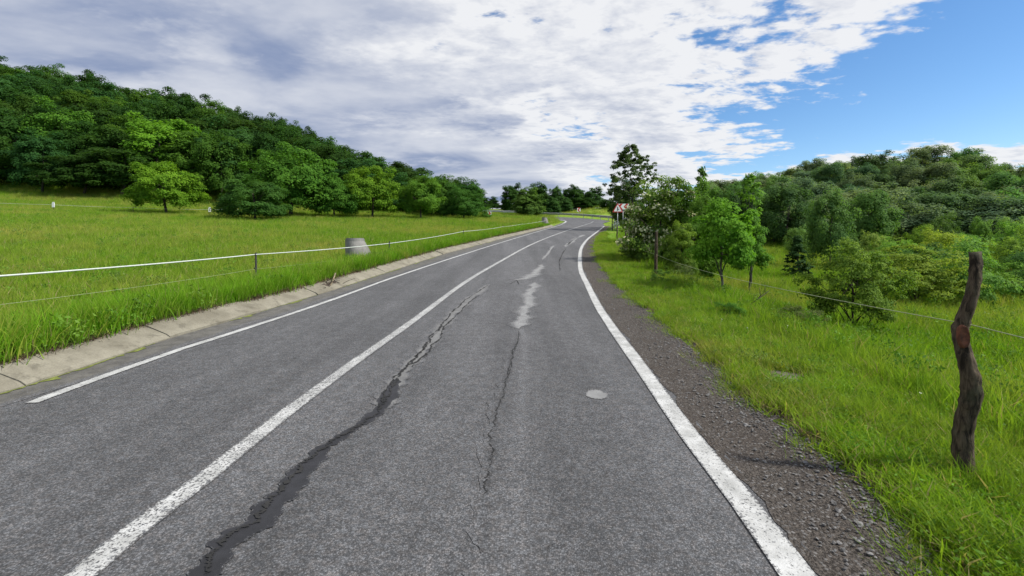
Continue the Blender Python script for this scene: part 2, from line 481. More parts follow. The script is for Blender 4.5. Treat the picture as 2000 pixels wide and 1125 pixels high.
def build_ground():
    ds = np.concatenate([np.arange(-26, 2, 1.), np.arange(2, 30, .4), np.arange(30, 62, .8), np.arange(62, 130, 1.5), np.arange(130, 200, 5), np.arange(200, 640, 40)])
    ul = np.concatenate([[0, .15, .28, .42, .6, .9, 1.3, 1.7, 2.1, 2.6, 3.2], 3.2 + np.cumsum(.6 * 1.07 ** np.arange(1, 50))])
    mm = np.linspace(0, 1, 7)[1:-1]
    ur = np.concatenate([[0, .3, .6, .9, 1.2, 1.6, 2.0, 2.5, 3], 3 + np.cumsum(.6 * 1.075 ** np.arange(1, 48))])
    rows = []
    for d in ds:
        xl, xr = float(XL(d)), float(XR(d))
        rows.append(np.concatenate([xl - ul[::-1] - 1e-3, xl + mm * (xr - xl), xr + ur + 1e-3]))
    X = np.array(rows); Y = np.repeat(ds[:, None], X.shape[1], 1); Z = H(X, Y)
    V = np.stack([X, Y, Z], -1).reshape(-1, 3); nr, nc = X.shape
    i = np.arange(nr - 1)[:, None] * nc + np.arange(nc - 1)[None]; i = i.ravel()
    Fc = np.stack([i, i + 1, i + nc + 1, i + nc], 1)
    o = obj('ground', mesh_np('ground', V, Fc, M['ground'], True)); tag(o, kind='structure')
build_ground()

def sheet(name, left, right, ds, lift, mat, parent=None, cols=2):
    """a strip of surface between two edges x(d), laid on the road"""
    V = []; n = cols + 1
    for d in ds:
        a, b = float(left(d)), float(right(d))
        for k in range(n):
            x = a + (b - a) * k / cols
            z = float(zr(d)) + lift if d < 62 else max(float(zr(d)), Hf(x, d)) + lift + .05 * min(1, (d - 62) / 6)
            V.append((x, d, z))
    Fc = [(i * n + k, i * n + k + 1, (i + 1) * n + k + 1, (i + 1) * n + k) for i in range(len(ds) - 1) for k in range(cols)]
    return obj(name, mesh_np(name, V, Fc, mat, True), parent)

def edged(me, vals):
    a = me.attributes.new('edge', 'FLOAT', 'POINT'); a.data.foreach_set('value', np.asarray(vals, np.float32)); return me

def build_road():
    dd = list(np.concatenate([np.arange(-24, 2, 2.), np.arange(2, 30, .5), np.arange(30, 78.1, 1.)]))
    lf = lambda d: XL(d) - .02
    road = sheet('road', lambda d: XL(d) + .02 if d < 60 else XL(d) - .3, XE, dd, 0, M['asphalt'], None, 6)
    tag(road, kind='structure')
    # the bend at the crest, turning left behind the meadow
    far_l = lambda d: np.interp(d, [78, 81, 85, 90, 94, 96, 97], [9.3, 9.0, 7.4, 3.6, -2, -10, -45])
    far_r = lambda d: np.interp(d, [78, 86, 95, 101, 104, 105.5, 106.5], [17.6, 17.6, 14.6, 10, 4, -8, -45])
    bend = sheet('road_bend', far_l, far_r, list(np.arange(78, 97, .5)) + list(np.arange(97, 106.6, .5)), 0, M['asphalt'], road, 12)
    # shoulder of loose gravel
    gd = list(np.concatenate([np.arange(-24, 1, 1.), np.arange(1, 16, .09), np.arange(16, 30, .4), np.arange(30, 60, 1.)]))
    rng = random.Random(5)
    jit = {round(d, 3): (rng.uniform(-.022, .022) + .018 * math.sin(d * 3.1) + .015 * math.sin(d * 7.7), rng.uniform(-.05, .05) + .08 * math.sin(d * 1.7)) for d in gd}
    V = []; n = 8
    for d in gd:
        ja, jb = jit[round(d, 3)]
        a = float(XE(d)) + ja - .05; b = float(XR(d)) + jb + .12
        for k in range(n + 1):
            t = k / n; x = a + (b - a) * t
            z = float(zr(d)) + .004 - .012 * math.sin(math.pi * min(1, t * 1.6)) if t < .6 else float(zr(d)) - .012 * t + .004
            if t > .85: z = Hf(x, d) + .012 if x > XR(d) else z
            V.append((x, d, z))
    Fc = [(i * (n + 1) + k, i * (n + 1) + k + 1, (i + 1) * (n + 1) + k + 1, (i + 1) * (n + 1) + k) for i in range(len(gd) - 1) for k in range(n)]
    sh = obj('gravel_shoulder', mesh_np('gravel_shoulder', V, Fc, M['gravel'], True)); tag(sh, kind='structure')
    # dusty strip along the kerb foot
    rg = random.Random(9)
    gt = list(np.concatenate([np.arange(-24, 2, 2.), np.arange(2, 58, .5)]))
    lw = {round(d, 3): rg.uniform(-.10, .10) for d in gt}
    LL = curve_of([(LINE_L[0][0], -30)] + LINE_L[:12])
    g = sheet('gutter', lambda d: XL(d) + .0, lambda d: max(float(XL(d)) + .12, float(LL(d)) - .12 + lw[round(d, 3)]), gt, .004, M['gutter'], road, 2); edged(g.data, [1, 1, 0] * len(gt))
    ms = sheet('moss', lambda d: XL(d) - .01, lambda d: XL(d) + .11 * max(0, math.sin(d * 1.9 + math.sin(d * .7) * 3) + rg.uniform(-.4, .3)) * rg.uniform(.2, 1.2), list(np.arange(2.2, 40, .06)), .009, M['moss'], road, 1); ms['kind'] = 'stuff'
    # painted lines
    def line(name, pts, w, mat, lift):
        P = [Vector((x, d)) for x, d in pts]; R = []
        for i in range(len(P) - 1):
            a, b = P[i], P[i + 1]; m = max(1, int((b - a).length / .7))
            p0 = P[i - 1] if i else a - (b - a); p3 = P[i + 2] if i + 2 < len(P) else b + (b - a)
            for k in range(m):
                t = k / m
                R.append(.5 * ((2 * a) + (b - p0) * t + (2 * p0 - 5 * a + 4 * b - p3) * t * t + (3 * a - p0 - 3 * b + p3) * t ** 3))
        R.append(P[-1]); V = []
        rw = random.Random(hash(name) % 1000 if False else len(name))
        for i, p in enumerate(R):
            t = (R[min(i + 1, len(R) - 1)] - R[max(i - 1, 0)]).normalized(); nrm = Vector((-t.y, t.x))
            for s in (-1, 0, 1):
                q = p + nrm * s * (w / 2 * 1.06 + rw.uniform(-.005, .005))
                z = float(zr(q.y)) + lift if q.y < 62 else max(float(zr(q.y)), Hf(q.x, q.y)) + lift + .05 * min(1, (q.y - 62) / 6)
                V.append((q.x, q.y, z))
        Fc = [(3 * i + 1 + k, 3 * i + k, 3 * i + 3 + k, 3 * i + 4 + k) for i in range(len(R) - 1) for k in (0, 1)]
        return obj(name, edged(mesh_np(name, V, Fc, mat), [0, 1, 0] * len(R)), road)
    tag(line('edge_line', LINE_L, .115, M['paint'], .008), 'thin white edge line along the kerb side')
    line('edge_line', HOOK, .30, M['paint'], .009)
    tag(line('centre_line', LINE_C, .15, M['paint_worn'], .008), 'worn white solid line dividing the lanes')
    tag(line('edge_line', LINE_R, .16, M['paint'], .008), 'white edge line along the gravel shoulder')
    # repairs: ragged outlines traced on the surface
    def blob(name, pts, mat, lift, seed, rough=.25, thin=1.):
        """pts: (px, py, half width px) along the middle of a ragged strip"""
        rr = random.Random(seed); C = []
        for (a, b) in zip(pts[:-1], pts[1:]):
            m = 16
            for k in range(m):
                t = k / m; C.append([a[j] + (b[j] - a[j]) * t for j in range(3)])
        C.append(list(pts[-1])); V = []
        l = r = 1.
        for i, (x, y, h) in enumerate(C):
            l = 1 + rough * (1.1 * math.sin(i * .31 + seed) + .8 * math.sin(i * .83 + seed * 2)) + rr.uniform(-.5, .5) * rough
            r = 1 + rough * (1.1 * math.sin(i * .27 + seed * 3) + .8 * math.sin(i * .71 + seed * 5)) + rr.uniform(-.5, .5) * rough
            e = min(1, .15 + min(i, len(C) - 1 - i) * .35)
            gx, gd_ = G(x, y); w = h * gd_ / F * thin
            V += [(gx - w * l * e * 1.25, gd_ + rr.uniform(-.01, .01), float(zr(gd_)) + lift), (gx, gd_, float(zr(gd_)) + lift), (gx + w * r * e * 1.25, gd_ + rr.uniform(-.01, .01), float(zr(gd_)) + lift)]
        Fc = [(3 * i + 3 + k, 3 * i + k, 3 * i + 1 + k, 3 * i + 4 + k) for i in range(len(C) - 1) for k in (0, 1)]
        return obj(name, edged(mesh_np(name, V, Fc, mat), [0, 1, 0] * len(C)), road)
    MAIN = [(380, 1160, 26), (396, 1125, 30), (442, 1063, 34), (512, 1014, 38), (553, 964, 30), (602, 912, 26), (629, 878, 17), (659, 859, 13), (704, 830, 13), (742, 802, 16), (761, 772, 17), (776, 742, 13), (799, 715, 12), (822, 690, 12), (846, 665, 11), (864, 636, 11), (885, 614, 10), (910, 589, 9), (932, 573, 8), (956, 555, 5)]
    tag(blob('crack_seal', MAIN[:12], M['bitumen'], .006, 3, .2, .72), 'fresh black bitumen strip sealing a long crack')
    tag(blob('crack_seal', MAIN[9:], M['bitumen_old'], .005, 4, .3), 'faded grey bitumen strip over a crack')
    def crack(pts, w, seed, jag=.5, lift=.012, mat='crack'):
        rr = random.Random(seed); C = []
        for a, b in zip(pts[:-1], pts[1:]):
            m = max(3, int(math.hypot(b[0] - a[0], b[1] - a[1]) / 2.2))
            for k in range(m): t = k / m; C.append((a[0] + (b[0] - a[0]) * t, a[1] + (b[1] - a[1]) * t))
        V = []; off = 0; pd = None
        for i, (x, y) in enumerate(C):
            gx, gd_ = G(x, y); st = abs(gd_ - pd) if pd else .02; pd = gd_
            off += max(-1.3 * st, min(1.3 * st, rr.choice((-1, -.5, .5, 1)) * rr.uniform(.2, 1) * jag * .03 - off * .18))
            ww = w * (rr.uniform(.3, 1.9) if rr.random() > .18 else .12) * min(1, .2 + .2 * min(i, len(C) - 1 - i))
            V += [(gx + off - ww, gd_, float(zr(gd_)) + lift), (gx + off + ww, gd_, float(zr(gd_)) + lift)]
        Fc = [(2 * i + 2, 2 * i, 2 * i + 1, 2 * i + 3) for i in range(len(C) - 1)]
        return obj('crack', mesh_np('crack', V, Fc, M[mat]), road)
    crack([(x - h * .2, y) for x, y, h in MAIN[1:]], .012, 11, .8)
    crack([(x - h * .55, y) for x, y, h in MAIN[9:16]], .009, 12, .8)
    crack([(x + h * .5, y + 3) for x, y, h in MAIN[12:19]], .010, 13, .8)
    tag(blob('pale_streak', [(1018, 640, 18), (1026, 700, 22), (1020, 780, 34), (1008, 880, 44), (1002, 1000, 56), (985, 1160, 70)], M['streak_pale'], .003, 51, .15), 'faint pale wheel streak down the right lane')
    blob('dark_streak', [(1014, 650, 7), (1000, 688, 9), (994, 725, 11), (984, 760, 13), (972, 800, 15), (960, 880, 16), (950, 980, 16), (945, 1080, 12)], M['streak_dark'], .0045, 52, .2)
    S2 = [(1045, 552, 9), (1036, 572, 13), (1030, 597, 13), (1020, 618, 15), (1013, 642, 15)]
    blob('pale_repair', S2, M['patch_pale'], .005, 21, .35)
    blob('pale_repair', [(1005, 547, 3), (1018, 546, 14), (1034, 541, 16), (1047, 532, 12), (1056, 522, 8), (1058, 517, 6)], M['patch_pale'], .005, 22, .25)
    blob('pale_repair', [(1058, 508, 2), (1066, 500, 4), (1071, 494, 3), (1078, 483, 4), (1081, 480, 3)], M['patch_pale'], .005, 23, .3)
    blob('pale_repair', [(1104, 482, 5), (1114, 474, 6), (1126, 465, 5), (1140, 459, 6)], M['patch_pale'], .005, 24, .3)
    crack([(1014, 640), (1016, 662), (1000, 686), (995, 720), (985, 757), (974, 783), (962, 830), (955, 900), (948, 970)], .005, 31, .5, .0065)
    crack([(1016, 662), (1002, 690), (997, 715), (990, 745)], .005, 33, .5, .0065)
    crack([(1106, 480), (1115, 473), (1124, 466), (1133, 461)], .045, 34, .8)
    crack([(1093, 530), (1092, 508), (1098, 497), (1107, 483)], .02, 35, .8)
    crack([(1016, 560), (1008, 548), (985, 560)], .007, 36, .6)
    # round core patch
    cx, cd = G(1165, 771); V = [(cx, cd, float(zr(cd)) + .005)]; rr = random.Random(2)
    for k in range(28):
        a = 2 * math.pi * k / 28; q = rr.uniform(.9, 1.06)
        V.append((cx + .108 * math.cos(a) * q, cd + .135 * math.sin(a) * q, float(zr(cd + .135 * math.sin(a))) + .005))
    tag(obj('round_patch', edged(mesh_np('round_patch', V, [(0, 1 + k, 1 + (k + 1) % 28) for k in range(28)], M['patch_round']), [1] + [0] * 28), road), 'small pale oval repair patch in the right lane')
build_road()

def build_kerb():
    root = empty('kerb'); tag(root, kind='structure')
    prof = [(.0, -.10), (.0, .03), (.05, .065), (.37, .19), (.43, .203), (.53, .195), (.53, -.10)]    # metres behind the kerb foot, height
    rr = random.Random(4); d = -20.; k = 0
    while d < 57:
        L = 2.05 if d < 30 else 3.0
        dz = rr.uniform(-.012, .012); dx = rr.uniform(-.02, .02); gap = .035 if (d < 5.6 < d + 2.05 or 0) else .006; wide = abs(d - 7.7) < 1.03 or abs(d - 18.9) < 1.03; gap = .05 if wide else .006
        V = []; m = 10
        for i in range(m + 1):
            q = d + gap / 2 + (L - gap) * i / m
            t = Vector((float(XL(q + .3)) - float(XL(q - .3)), .6)).normalized(); nrm = Vector((-t.y, t.x))
            for a, h in prof:
                w = rr.uniform(-.012, .012) if h > 0 else 0
                V.append((float(XL(q)) + nrm.x * (a + dx + w), q + nrm.y * (a + dx), float(zr(q)) + h + (dz + w * .6 if h > 0 else 0)))
        n = len(prof)
        Fc = [(i * n + j, i * n + j + 1, (i + 1) * n + j + 1, (i + 1) * n + j) for i in range(m) for j in range(n - 1)]
        Fc += [tuple(range(n - 1, -1, -1)), tuple(m * n + j for j in range(n))]
        obj('kerb_stone', mesh_np('kerb_stone', V, Fc, M['concrete']), root)
        d += L; k += 1
build_kerb()

# ------------------------------------------------------------------ plants
def unit(rng, n):
    v = rng.normal(size=(n, 3)); return v / np.linalg.norm(v, axis=1, keepdims=True)

def norm(v): return v / np.maximum(np.linalg.norm(v, axis=1, keepdims=True), 1e-6)

def leaf_faces(rng, C, Nn, size, aspect=.62, droop=.18):
    """one kite-shaped, slightly folded leaf (or leaf spray) per point"""
    n = len(C); t = unit(rng, n); a = norm(np.cross(Nn, t)); b = np.cross(Nn, a)
    L = (size * rng.uniform(.65, 1.35, n))[:, None]; W = L * aspect
    V = np.stack([C - a * L * .5, C - a * L * .02 + b * W * .5 - Nn * L * droop, C + a * L * .55, C - a * L * .02 - b * W * .5 - Nn * L * droop], 1)
    return V.reshape(-1, 3), np.arange(4 * n).reshape(n, 4)

def crown_mesh(name, seed, R, z0, z1, ncl, k, leaf, shape='round', flat=.6, clump=(.16, .30), mat=None, lobes=.2, ry=1., under=.35, droop=.18, cfr=(.45, 1.)):
    rng = np.random.default_rng(seed)
    v = unit(rng, ncl * 3); v = v[v[:, 2] > -.8][:ncl]; n = len(v)
    az = np.arctan2(v[:, 1], v[:, 0]); ph = rng.uniform(0, 6, 4)
    mod = 1 + lobes * np.sin(3 * az + ph[0] + 2 * v[:, 2]) + lobes * .8 * np.sin(5 * az + ph[1] - 3 * v[:, 2]) + lobes * .6 * np.sin(2 * az + ph[2] + 5 * v[:, 2])
    f = rng.uniform(cfr[0], cfr[1], n) ** .6
    Hc = z1 - z0
    if shape == 'cone':
        t = rng.uniform(0, 1, n) ** 1.3; rad = R * (1 - t) ** .85 * (.9 + .1 * np.sin(t * 22)) + .04 * R
        c = np.stack([np.cos(az) * rad * f * mod, np.sin(az) * rad * f * mod, z0 + t * Hc], 1); out = np.stack([np.cos(az), np.sin(az), np.full(n, .3)], 1)
    elif shape == 'spire':
        t = rng.uniform(0, 1, n); rad = R * np.sin(np.pi * np.clip(t * .85 + .12, 0, 1)) ** .8
        c = np.stack([np.cos(az) * rad * f * mod, np.sin(az) * rad * f * mod, z0 + t * Hc], 1); out = np.stack([np.cos(az), np.sin(az), np.full(n, .4)], 1)
    else:
        zc = z0 + Hc * (.42 if shape == 'round' else .3 if shape == 'dome' else .5)
        up = (z1 - zc) * np.maximum(v[:, 2], 0); dn = (zc - z0) * np.minimum(v[:, 2], 0)
        hr = np.sqrt(np.maximum(1e-4, 1 - np.abs(v[:, 2]) ** 2.6)) / np.maximum(1e-3, np.hypot(v[:, 0], v[:, 1]))
        c = np.stack([v[:, 0] * hr * R * f * mod, v[:, 1] * hr * R * ry * f * mod, zc + (up + dn) * (.35 + .65 * f) * np.clip(mod, .8, 1.15)], 1); out = v.copy()
    rc = R * rng.uniform(clump[0], clump[1], n)
    lo, hi = c[:, 2].min(), c[:, 2].max()
    c[:, 2] = z0 + rc.mean() * flat * .6 + (c[:, 2] - lo) / (hi - lo) * (Hc - rc.mean() * flat * 1.3)
    if shape in ('round', 'dome'):
        q = np.percentile(np.hypot(c[:, 0], c[:, 1]), 93); c[:, :2] *= (R - rc.mean() * .6) / q
    idx = np.repeat(np.arange(n), k)
    o = unit(rng, len(idx)); flip = (rng.uniform(size=len(idx)) > under) & (o[:, 2] < 0); o[flip, 2] *= -1
    r = rng.uniform(0, 1, len(idx)) ** .4
    off = o * (rc[idx] * r)[:, None]; off[:, 2] *= flat
    P = c[idx] + off
    Nn = norm(o * .65 + out[idx] * .55 + np.array([0, 0, .45]) + rng.normal(size=P.shape) * .38)
    V, Fc = leaf_faces(rng, P, Nn, leaf, droop=droop)
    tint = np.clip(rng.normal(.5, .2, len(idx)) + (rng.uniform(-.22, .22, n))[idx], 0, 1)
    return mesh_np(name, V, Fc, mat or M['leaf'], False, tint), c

def trunk_mesh(name, seed, h, r, ends, mat, lean=0, nl=8, fork=.35):
    rr = random.Random(seed); mb = MB(); pts = []; x = y = 0
    n = 7
    for i in range(n):
        t = i / (n - 1); pts.append((x + lean * t * h, y, -.25 + t * (h + .25))); x += rr.uniform(-.03, .03) * h; y += rr.uniform(-.03, .03) * h
    mb.tube(pts, [r * (1.35 if i == 0 else 1) * (1 - .72 * i / (n - 1)) for i in range(n)], 8)
    E = list(ends); rr.shuffle(E)
    for e in E[:nl]:
        t = rr.uniform(fork, .9); i = min(n - 2, int(t * (n - 1))); a = Vector(pts[i]).lerp(Vector(pts[i + 1]), t * (n - 1) - i)
        e = Vector([float(q) for q in e]); m = a.lerp(e, .5) + Vector((0, 0, rr.uniform(-.02, .08) * h))
        q = r * (1 - .7 * t) * .55
        mb.tube([a, m, e], [q, q * .6, q * .2], 6)
    return mb.mesh(name, mat, True)

class Kind:
    """a prototype tree: crown and trunk mesh of unit build, placed at any size"""
    def __init__(s, seed, H_, R, z0, ncl, k, leaf, trunk=.16, bark='bark', **kw):
        s.H = H_; s.R = R
        lean = kw.pop('lean', 0); nl = kw.pop('nl', 8); fork = kw.pop('fork', .35)
        s.crown, c = crown_mesh('crown', seed, R, z0, H_, ncl, k, leaf, **kw)
        s.trunk = trunk_mesh('trunk', seed, min(H_ * .8, z0 + (H_ - z0) * .65), trunk, c, M[bark], lean, nl, fork)

def plant(name, kind, x, y, height, width, color, label, cat, group=None, rz=0., sink=.05):
    sz = height / kind.H; sx = width / (2 * kind.R)
    e = empty(name, (x, y, Hf(x, y) - sink), rz); e.scale = (sx, sx, sz)
    c = obj('crown', kind.crown, e); c.color = (*(q * GAIN for q in color), 1)
    t = obj('trunk', kind.trunk, e)
    tag(e, label, cat, group)
    return e

FOREST = [Kind(100 + i, 12, 4.8, 2.0 if i % 2 else 1.2, 100, 120, .36, .22, clump=(.18, .30), flat=.8, lobes=.16 + .035 * i, cfr=(.5, 1), shape=('round', 'egg', 'dome')[i % 3], under=.3 + .05 * i) for i in range(6)]
MEADOW = [Kind(200 + i, 6, 3.6, .55 if i % 2 else .8, 150, 150, .185, .15, clump=(.14, .25), flat=.75, lobes=.2, shape='dome' if i % 2 else 'round') for i in range(5)]
HILL = [Kind(300 + i, 6, 2.6, .3, 100, 125, .19, .1, clump=(.17, .30), flat=1.0, under=.55, lobes=.22, bark='bark_grey') for i in range(5)]
SHRUB = [Kind(400 + i, 2, 1.5, .02, 80, 95, .085, .04, clump=(.14, .28), flat=.85, lobes=.3, shape='dome', nl=12, fork=.05) for i in range(5)]
FARK = [Kind(450 + i, 9, 3.4, .05, 150, 120, .32, .16, clump=(.2, .32), flat=.95, lobes=.12, shape='dome', cfr=(.25, 1)) for i in range(3)]

rng = random.Random(77)
def jitter(c, a=.15):
    k = 1 + rng.uniform(-a, a); h = rng.uniform(-.12, .12)
    return (c[0] * k * (1 + h), c[1] * k, c[2] * k * (1 - h))

DEEP = (.034, .086, .014); MIDG = (.058, .138, .018); BRIGHT = (.125, .255, .020); OLIVE = (.15, .225, .075); HAZY = (.165, .235, .125)  # last tone paints the right hill's air haze into the leaf colour
GAIN = 1.5
DEEP, MIDG, BRIGHT, OLIVE, HAZY = [tuple(q / GAIN for q in c) for c in (DEEP, MIDG, BRIGHT, OLIVE, HAZY)]

def px_tree(name, kind, px, d, top, wpx, color, label, cat='tree', group=None, rz=None, dx=0):
    x = X_at(px, d); g = Hf(x, d)
    return plant(name, kind, x, d, max(.4, top_z(top, d) - g), wpx * d / F * math.cos(math.atan((px - CX) / F)), color, label, cat, group, rng.uniform(0, 6.28) if rz is None else rz)

# --- trees on the far side of the left meadow
px_tree('meadow_tree', MEADOW[0], 325, 50, 315, 168, BRIGHT, 'small light green tree with a short bare trunk, alone in the left meadow')
px_tree('edge_shrub', MEADOW[1], 497, 46, 343, 160, (.034, .085, .016), 'low dark round shrub, leftmost of the row at the meadow edge', 'shrub')
px_tree('meadow_tree', MEADOW[2], 568, 56, 282, 205, (.045, .115, .014), 'tallest green tree of the row edging the left meadow')
px_tree('meadow_tree', MEADOW[3], 652, 57, 338, 100, (.045, .115, .015), 'green tree between the tallest tree and the yellow-green tree at the meadow edge')
px_tree('meadow_tree', MEADOW[4], 727, 60, 327, 122, (.078, .155, .013), 'yellow-green round tree in the middle of the meadow edge row')
px_tree('meadow_tree', MEADOW[0], 820, 63, 342, 96, (.062, .135, .015), 'round green tree directly right of the yellow-green meadow edge tree')
px_tree('meadow_tree', MEADOW[3], 866, 73, 344, 74, MIDG, 'slender green tree behind the right end of the meadow edge row')
px_tree('meadow_tree', MEADOW[1], 905, 70, 359, 84, (.036, .095, .015), 'dark green tree at the right end of the meadow edge row')
px_tree('edge_shrub', SHRUB[0], 946, 74, 402, 30, (.05, .12, .016), 'small bush beside the tiny chevron sign in the meadow', 'shrub')
px_tree('forest_tree', FOREST[1], 310, 78, 228, 165, (.070, .165, .013), 'bright light green tree standing out against the dark hillside forest')
px_tree('forest_tree', FOREST[2], 118, 82, 196, 165, (.05, .125, .015), 'mid green rounded tree at the front of the hillside forest, left of the bright tree')
px_tree('forest_tree', FOREST[3], 398, 84, 258, 125, (.055, .135, .014), 'mid green tree just right of the bright tree at the forest edge')
px_tree('forest_tree', FOREST[4], 690, 92, 284, 110, DEEP, 'dark tree with a flat top rising behind the yellow-green meadow edge tree')
px_tree('forest_tree', FOREST[0], 770, 96, 318, 90, DEEP, 'dark round tree on the ridge behind the right end of the meadow row')

ONES = 'first second third fourth fifth sixth seventh eighth ninth tenth eleventh twelfth thirteenth fourteenth fifteenth sixteenth seventeenth eighteenth nineteenth twentieth'.split()
def ordinal(k):
    if k <= 20: return ONES[k - 1]
    t, o = divmod(k, 10)
    w = {2: 'twent', 3: 'thirt', 4: 'fort', 5: 'fift', 6: 'sixt', 7: 'sevent', 8: 'eight', 9: 'ninet'}[t]
    return w + ('ieth' if o == 0 else 'y-' + ONES[o - 1])

# --- hillside forest on the left
def forest():
    pts = [(X_at(a, d), d) for a, d in ((310, 78), (118, 82), (398, 84), (690, 92), (770, 96))]
    rows = []
    tries = 0
    while tries < 9000:
        tries += 1
        d = rng.uniform(70, 158); px = rng.uniform(-260, 900)
        x = X_at(px, d)
        if d < 70 + 6 * max(0, (px - 500) / 300) + (4 if 240 < px < 420 else 0): continue
        if px > 600 and d > 118: continue
        sp = 5.2 + (d - 70) * .035
        if any((x - a) ** 2 + (d - b) ** 2 < sp * sp for a, b in pts): continue
        pts.append((x, d)); rows.append((x, d, px))
    bands = {}
    for x, d, px in sorted(rows, key=lambda q: q[2]):
        h = rng.uniform(10.5, 15) * (1 if px < 520 else max(.55, 1 - (px - 520) / 700))
        if d < 76: h *= rng.uniform(.5, .9)
        tone, c = rng.choice((('deep green', DEEP), ('deep green', DEEP), ('very dark', tuple(q * .8 for q in DEEP)), ('mid green', MIDG), ('bluish green', (DEEP[0] * 1.05, DEEP[1] * 1.15, DEEP[2] * 1.7))))
        row = 'at the foot of' if d < 88 else 'halfway up' if d < 115 else 'on the skyline of'
        k = bands[row, tone] = bands.get((row, tone), 0) + 1
        plant('forest_tree', rng.choice(FOREST), x, d, h, rng.uniform(7.2, 12.5), jitter(c, .16), f'{ordinal(k)} {tone} tree from the left {row} the hillside forest', 'tree', 'trees of the left hillside forest', rng.uniform(0, 6.28))
    return len(rows)
forest()

# --- far trees beyond the bend
for px, d, top, w, c, lab in ((1000, 116, 357, 50, DEEP, 'dark tree with a feathery top, leftmost of the far group beyond the bend'),
                              (1050, 122, 356, 56, DEEP, 'tall dark tree behind the lighter tree beyond the bend'),
                              (1032, 101, 366, 64, (.06, .115, .022), 'lighter olive tree with visible trunk in front of the far group'),
                              (1084, 120, 362, 34, (.04, .09, .02), 'narrow pointed tree in the far group beyond the bend'),
                              (1075, 114, 385, 44, (.036, .085, .02), 'low green bush in front of the narrow far tree'),
                              (1120, 126, 361, 48, DEEP, 'dark tree behind the white-red sign beyond the bend'),
                              (1160, 128, 365, 46, (.03, .07, .018), 'rounded dark tree at the right end of the far group'),
                              (1140, 132, 372, 50, DEEP, 'dark tree between the last two trees of the far group'),
                              (936, 122, 378, 46, DEEP, 'small dark tree far off where the forest ridge ends'),
                              (962, 140, 384, 30, DEEP, 'tiny dark tree at the left edge of the gap in the far trees'),
                              (1058, 116, 388, 40, DEEP, 'low dark bush filling the gap left of the low green far bush'),
                              (1102, 121, 384, 40, (.034, .08, .02), 'low bush under the gap between the narrow and the dark far trees'),
                              (1143, 123, 386, 44, DEEP, 'low dark bush right of the small square sign beyond the bend'),
                              (1186, 118, 388, 30, DEEP, 'small dark tree behind the road signs')):
    px_tree('far_tree', FARK[int(px) % 3], px, d, top, w, c, lab, 'tree', 'trees beyond the bend')

# --- right of the road
AIRY = Kind(501, 8, 1.9, .8, 340, 48, .145, .10, shape='spire', clump=(.06, .15), flat=.9, lobes=.2, under=.6)
HAW = Kind(502, 3.2, 1.6, .02, 180, 120, .095, .08, clump=(.13, .25), flat=.75, shape='dome', lobes=.22, nl=14, fork=.1)
GREEN = Kind(503, 2.5, 1.0, .85, 90, 95, .085, .045, bark='bark_grey', clump=(.16, .32), lobes=.25, shape='round', nl=12, fork=.3)
SAPL = Kind(504, 3.3, .42, .9, 46, 34, .10, .03, bark='bark_grey', shape='spire', clump=(.22, .5), lobes=.25)
NEARB = Kind(505, 1.9, 1.25, .38, 170, 75, .06, .035, shape='dome', clump=(.10, .22), flat=.5, lobes=.3, nl=20, fork=.05)
CONIF = Kind(506, 2, .6, .02, 120, 46, .10, .05, shape='cone', clump=(.14, .3), flat=.5)

px_tree('birch_tree', AIRY, 1233, 47, 282, 104, (.045, .075, .022), 'tall airy tree with sparse dark leaves rising behind the road signs')
px_tree('roadside_bush', MEADOW[0], 1222, 52, 350, 62, (.022, .052, .012), 'dark dense bush at the foot of the tall airy tree', 'bush')
haw = px_tree('hawthorn_bush', HAW, 1290, 18.5, 343, 172, (.078, .135, .024), 'big roadside bush full of cream white blossom', 'bush')
def blossoms():
    r = np.random.default_rng(8); src = np.empty(len(HAW.crown.vertices) * 3); HAW.crown.vertices.foreach_get('co', src); src = src.reshape(-1, 4, 3).mean(1)
    keep = (src[:, 2] < 2.75) & (src[:, 2] > .7) & (np.hypot(src[:, 0], src[:, 1]) > .75) & (np.sin(4 * src[:, 0] + 2) * np.sin(5 * src[:, 2]) * np.sin(3 * src[:, 1] + 1) > -.3)
    P = src[keep]; P = P[r.uniform(size=len(P)) < .38]; o = norm(P - np.array([0, 0, 1.2])); P = P + o * .05
    V, Fc = leaf_faces(r, P, norm(o + r.normal(size=P.shape) * .6 + [0, 0, .4]), .10, .9, .05)
    me = mesh_np('blossom', V, Fc, M['blossom']); b = obj('blossom', me, haw); b['kind'] = 'stuff'
blossoms()
px_tree('roadside_bush', HAW, 1358, 17.5, 350, 125, (.062, .13, .018), 'leafy green bush right of the blossoming bush', 'bush')
px_tree('roadside_bush', HAW, 1330, 15.5, 430, 80, (.085, .145, .020), 'lower yellowish bush in front of the blossoming bush', 'bush')
px_tree('roadside_bush', MEADOW[2], 1300, 28, 362, 120, (.035, .08, .014), 'dark thicket behind the blossoming bush', 'bush')
px_tree('roadside_bush', MEADOW[4], 1385, 24, 368, 110, (.04, .095, .016), 'dark thicket behind the young tree with the grey stem', 'bush')
px_tree('sapling', SAPL, 1368, 21, 325, 32, (.055, .11, .02), 'thin spire-like sapling sticking up above the roadside bushes', 'sapling')
px_tree('young_tree', GREEN, 1415, 11.9, 386, 150, (.075, .175, .016), 'young bright green tree with thin grey trunk behind the fence wire')
px_tree('sapling', SAPL, 1468, 17, 338, 52, (.085, .18, .022), 'slender light green sapling right of the young tree', 'sapling')
px_tree('young_tree', GREEN, 1462, 15.5, 415, 90, (.06, .14, .018), 'small leaning tree with forked stem right of the young tree')
px_tree('conifer_shrub', CONIF, 1558, 22, 458, 62, (.026, .060, .018), 'small dark cone-shaped conifer in the right meadow', 'shrub')
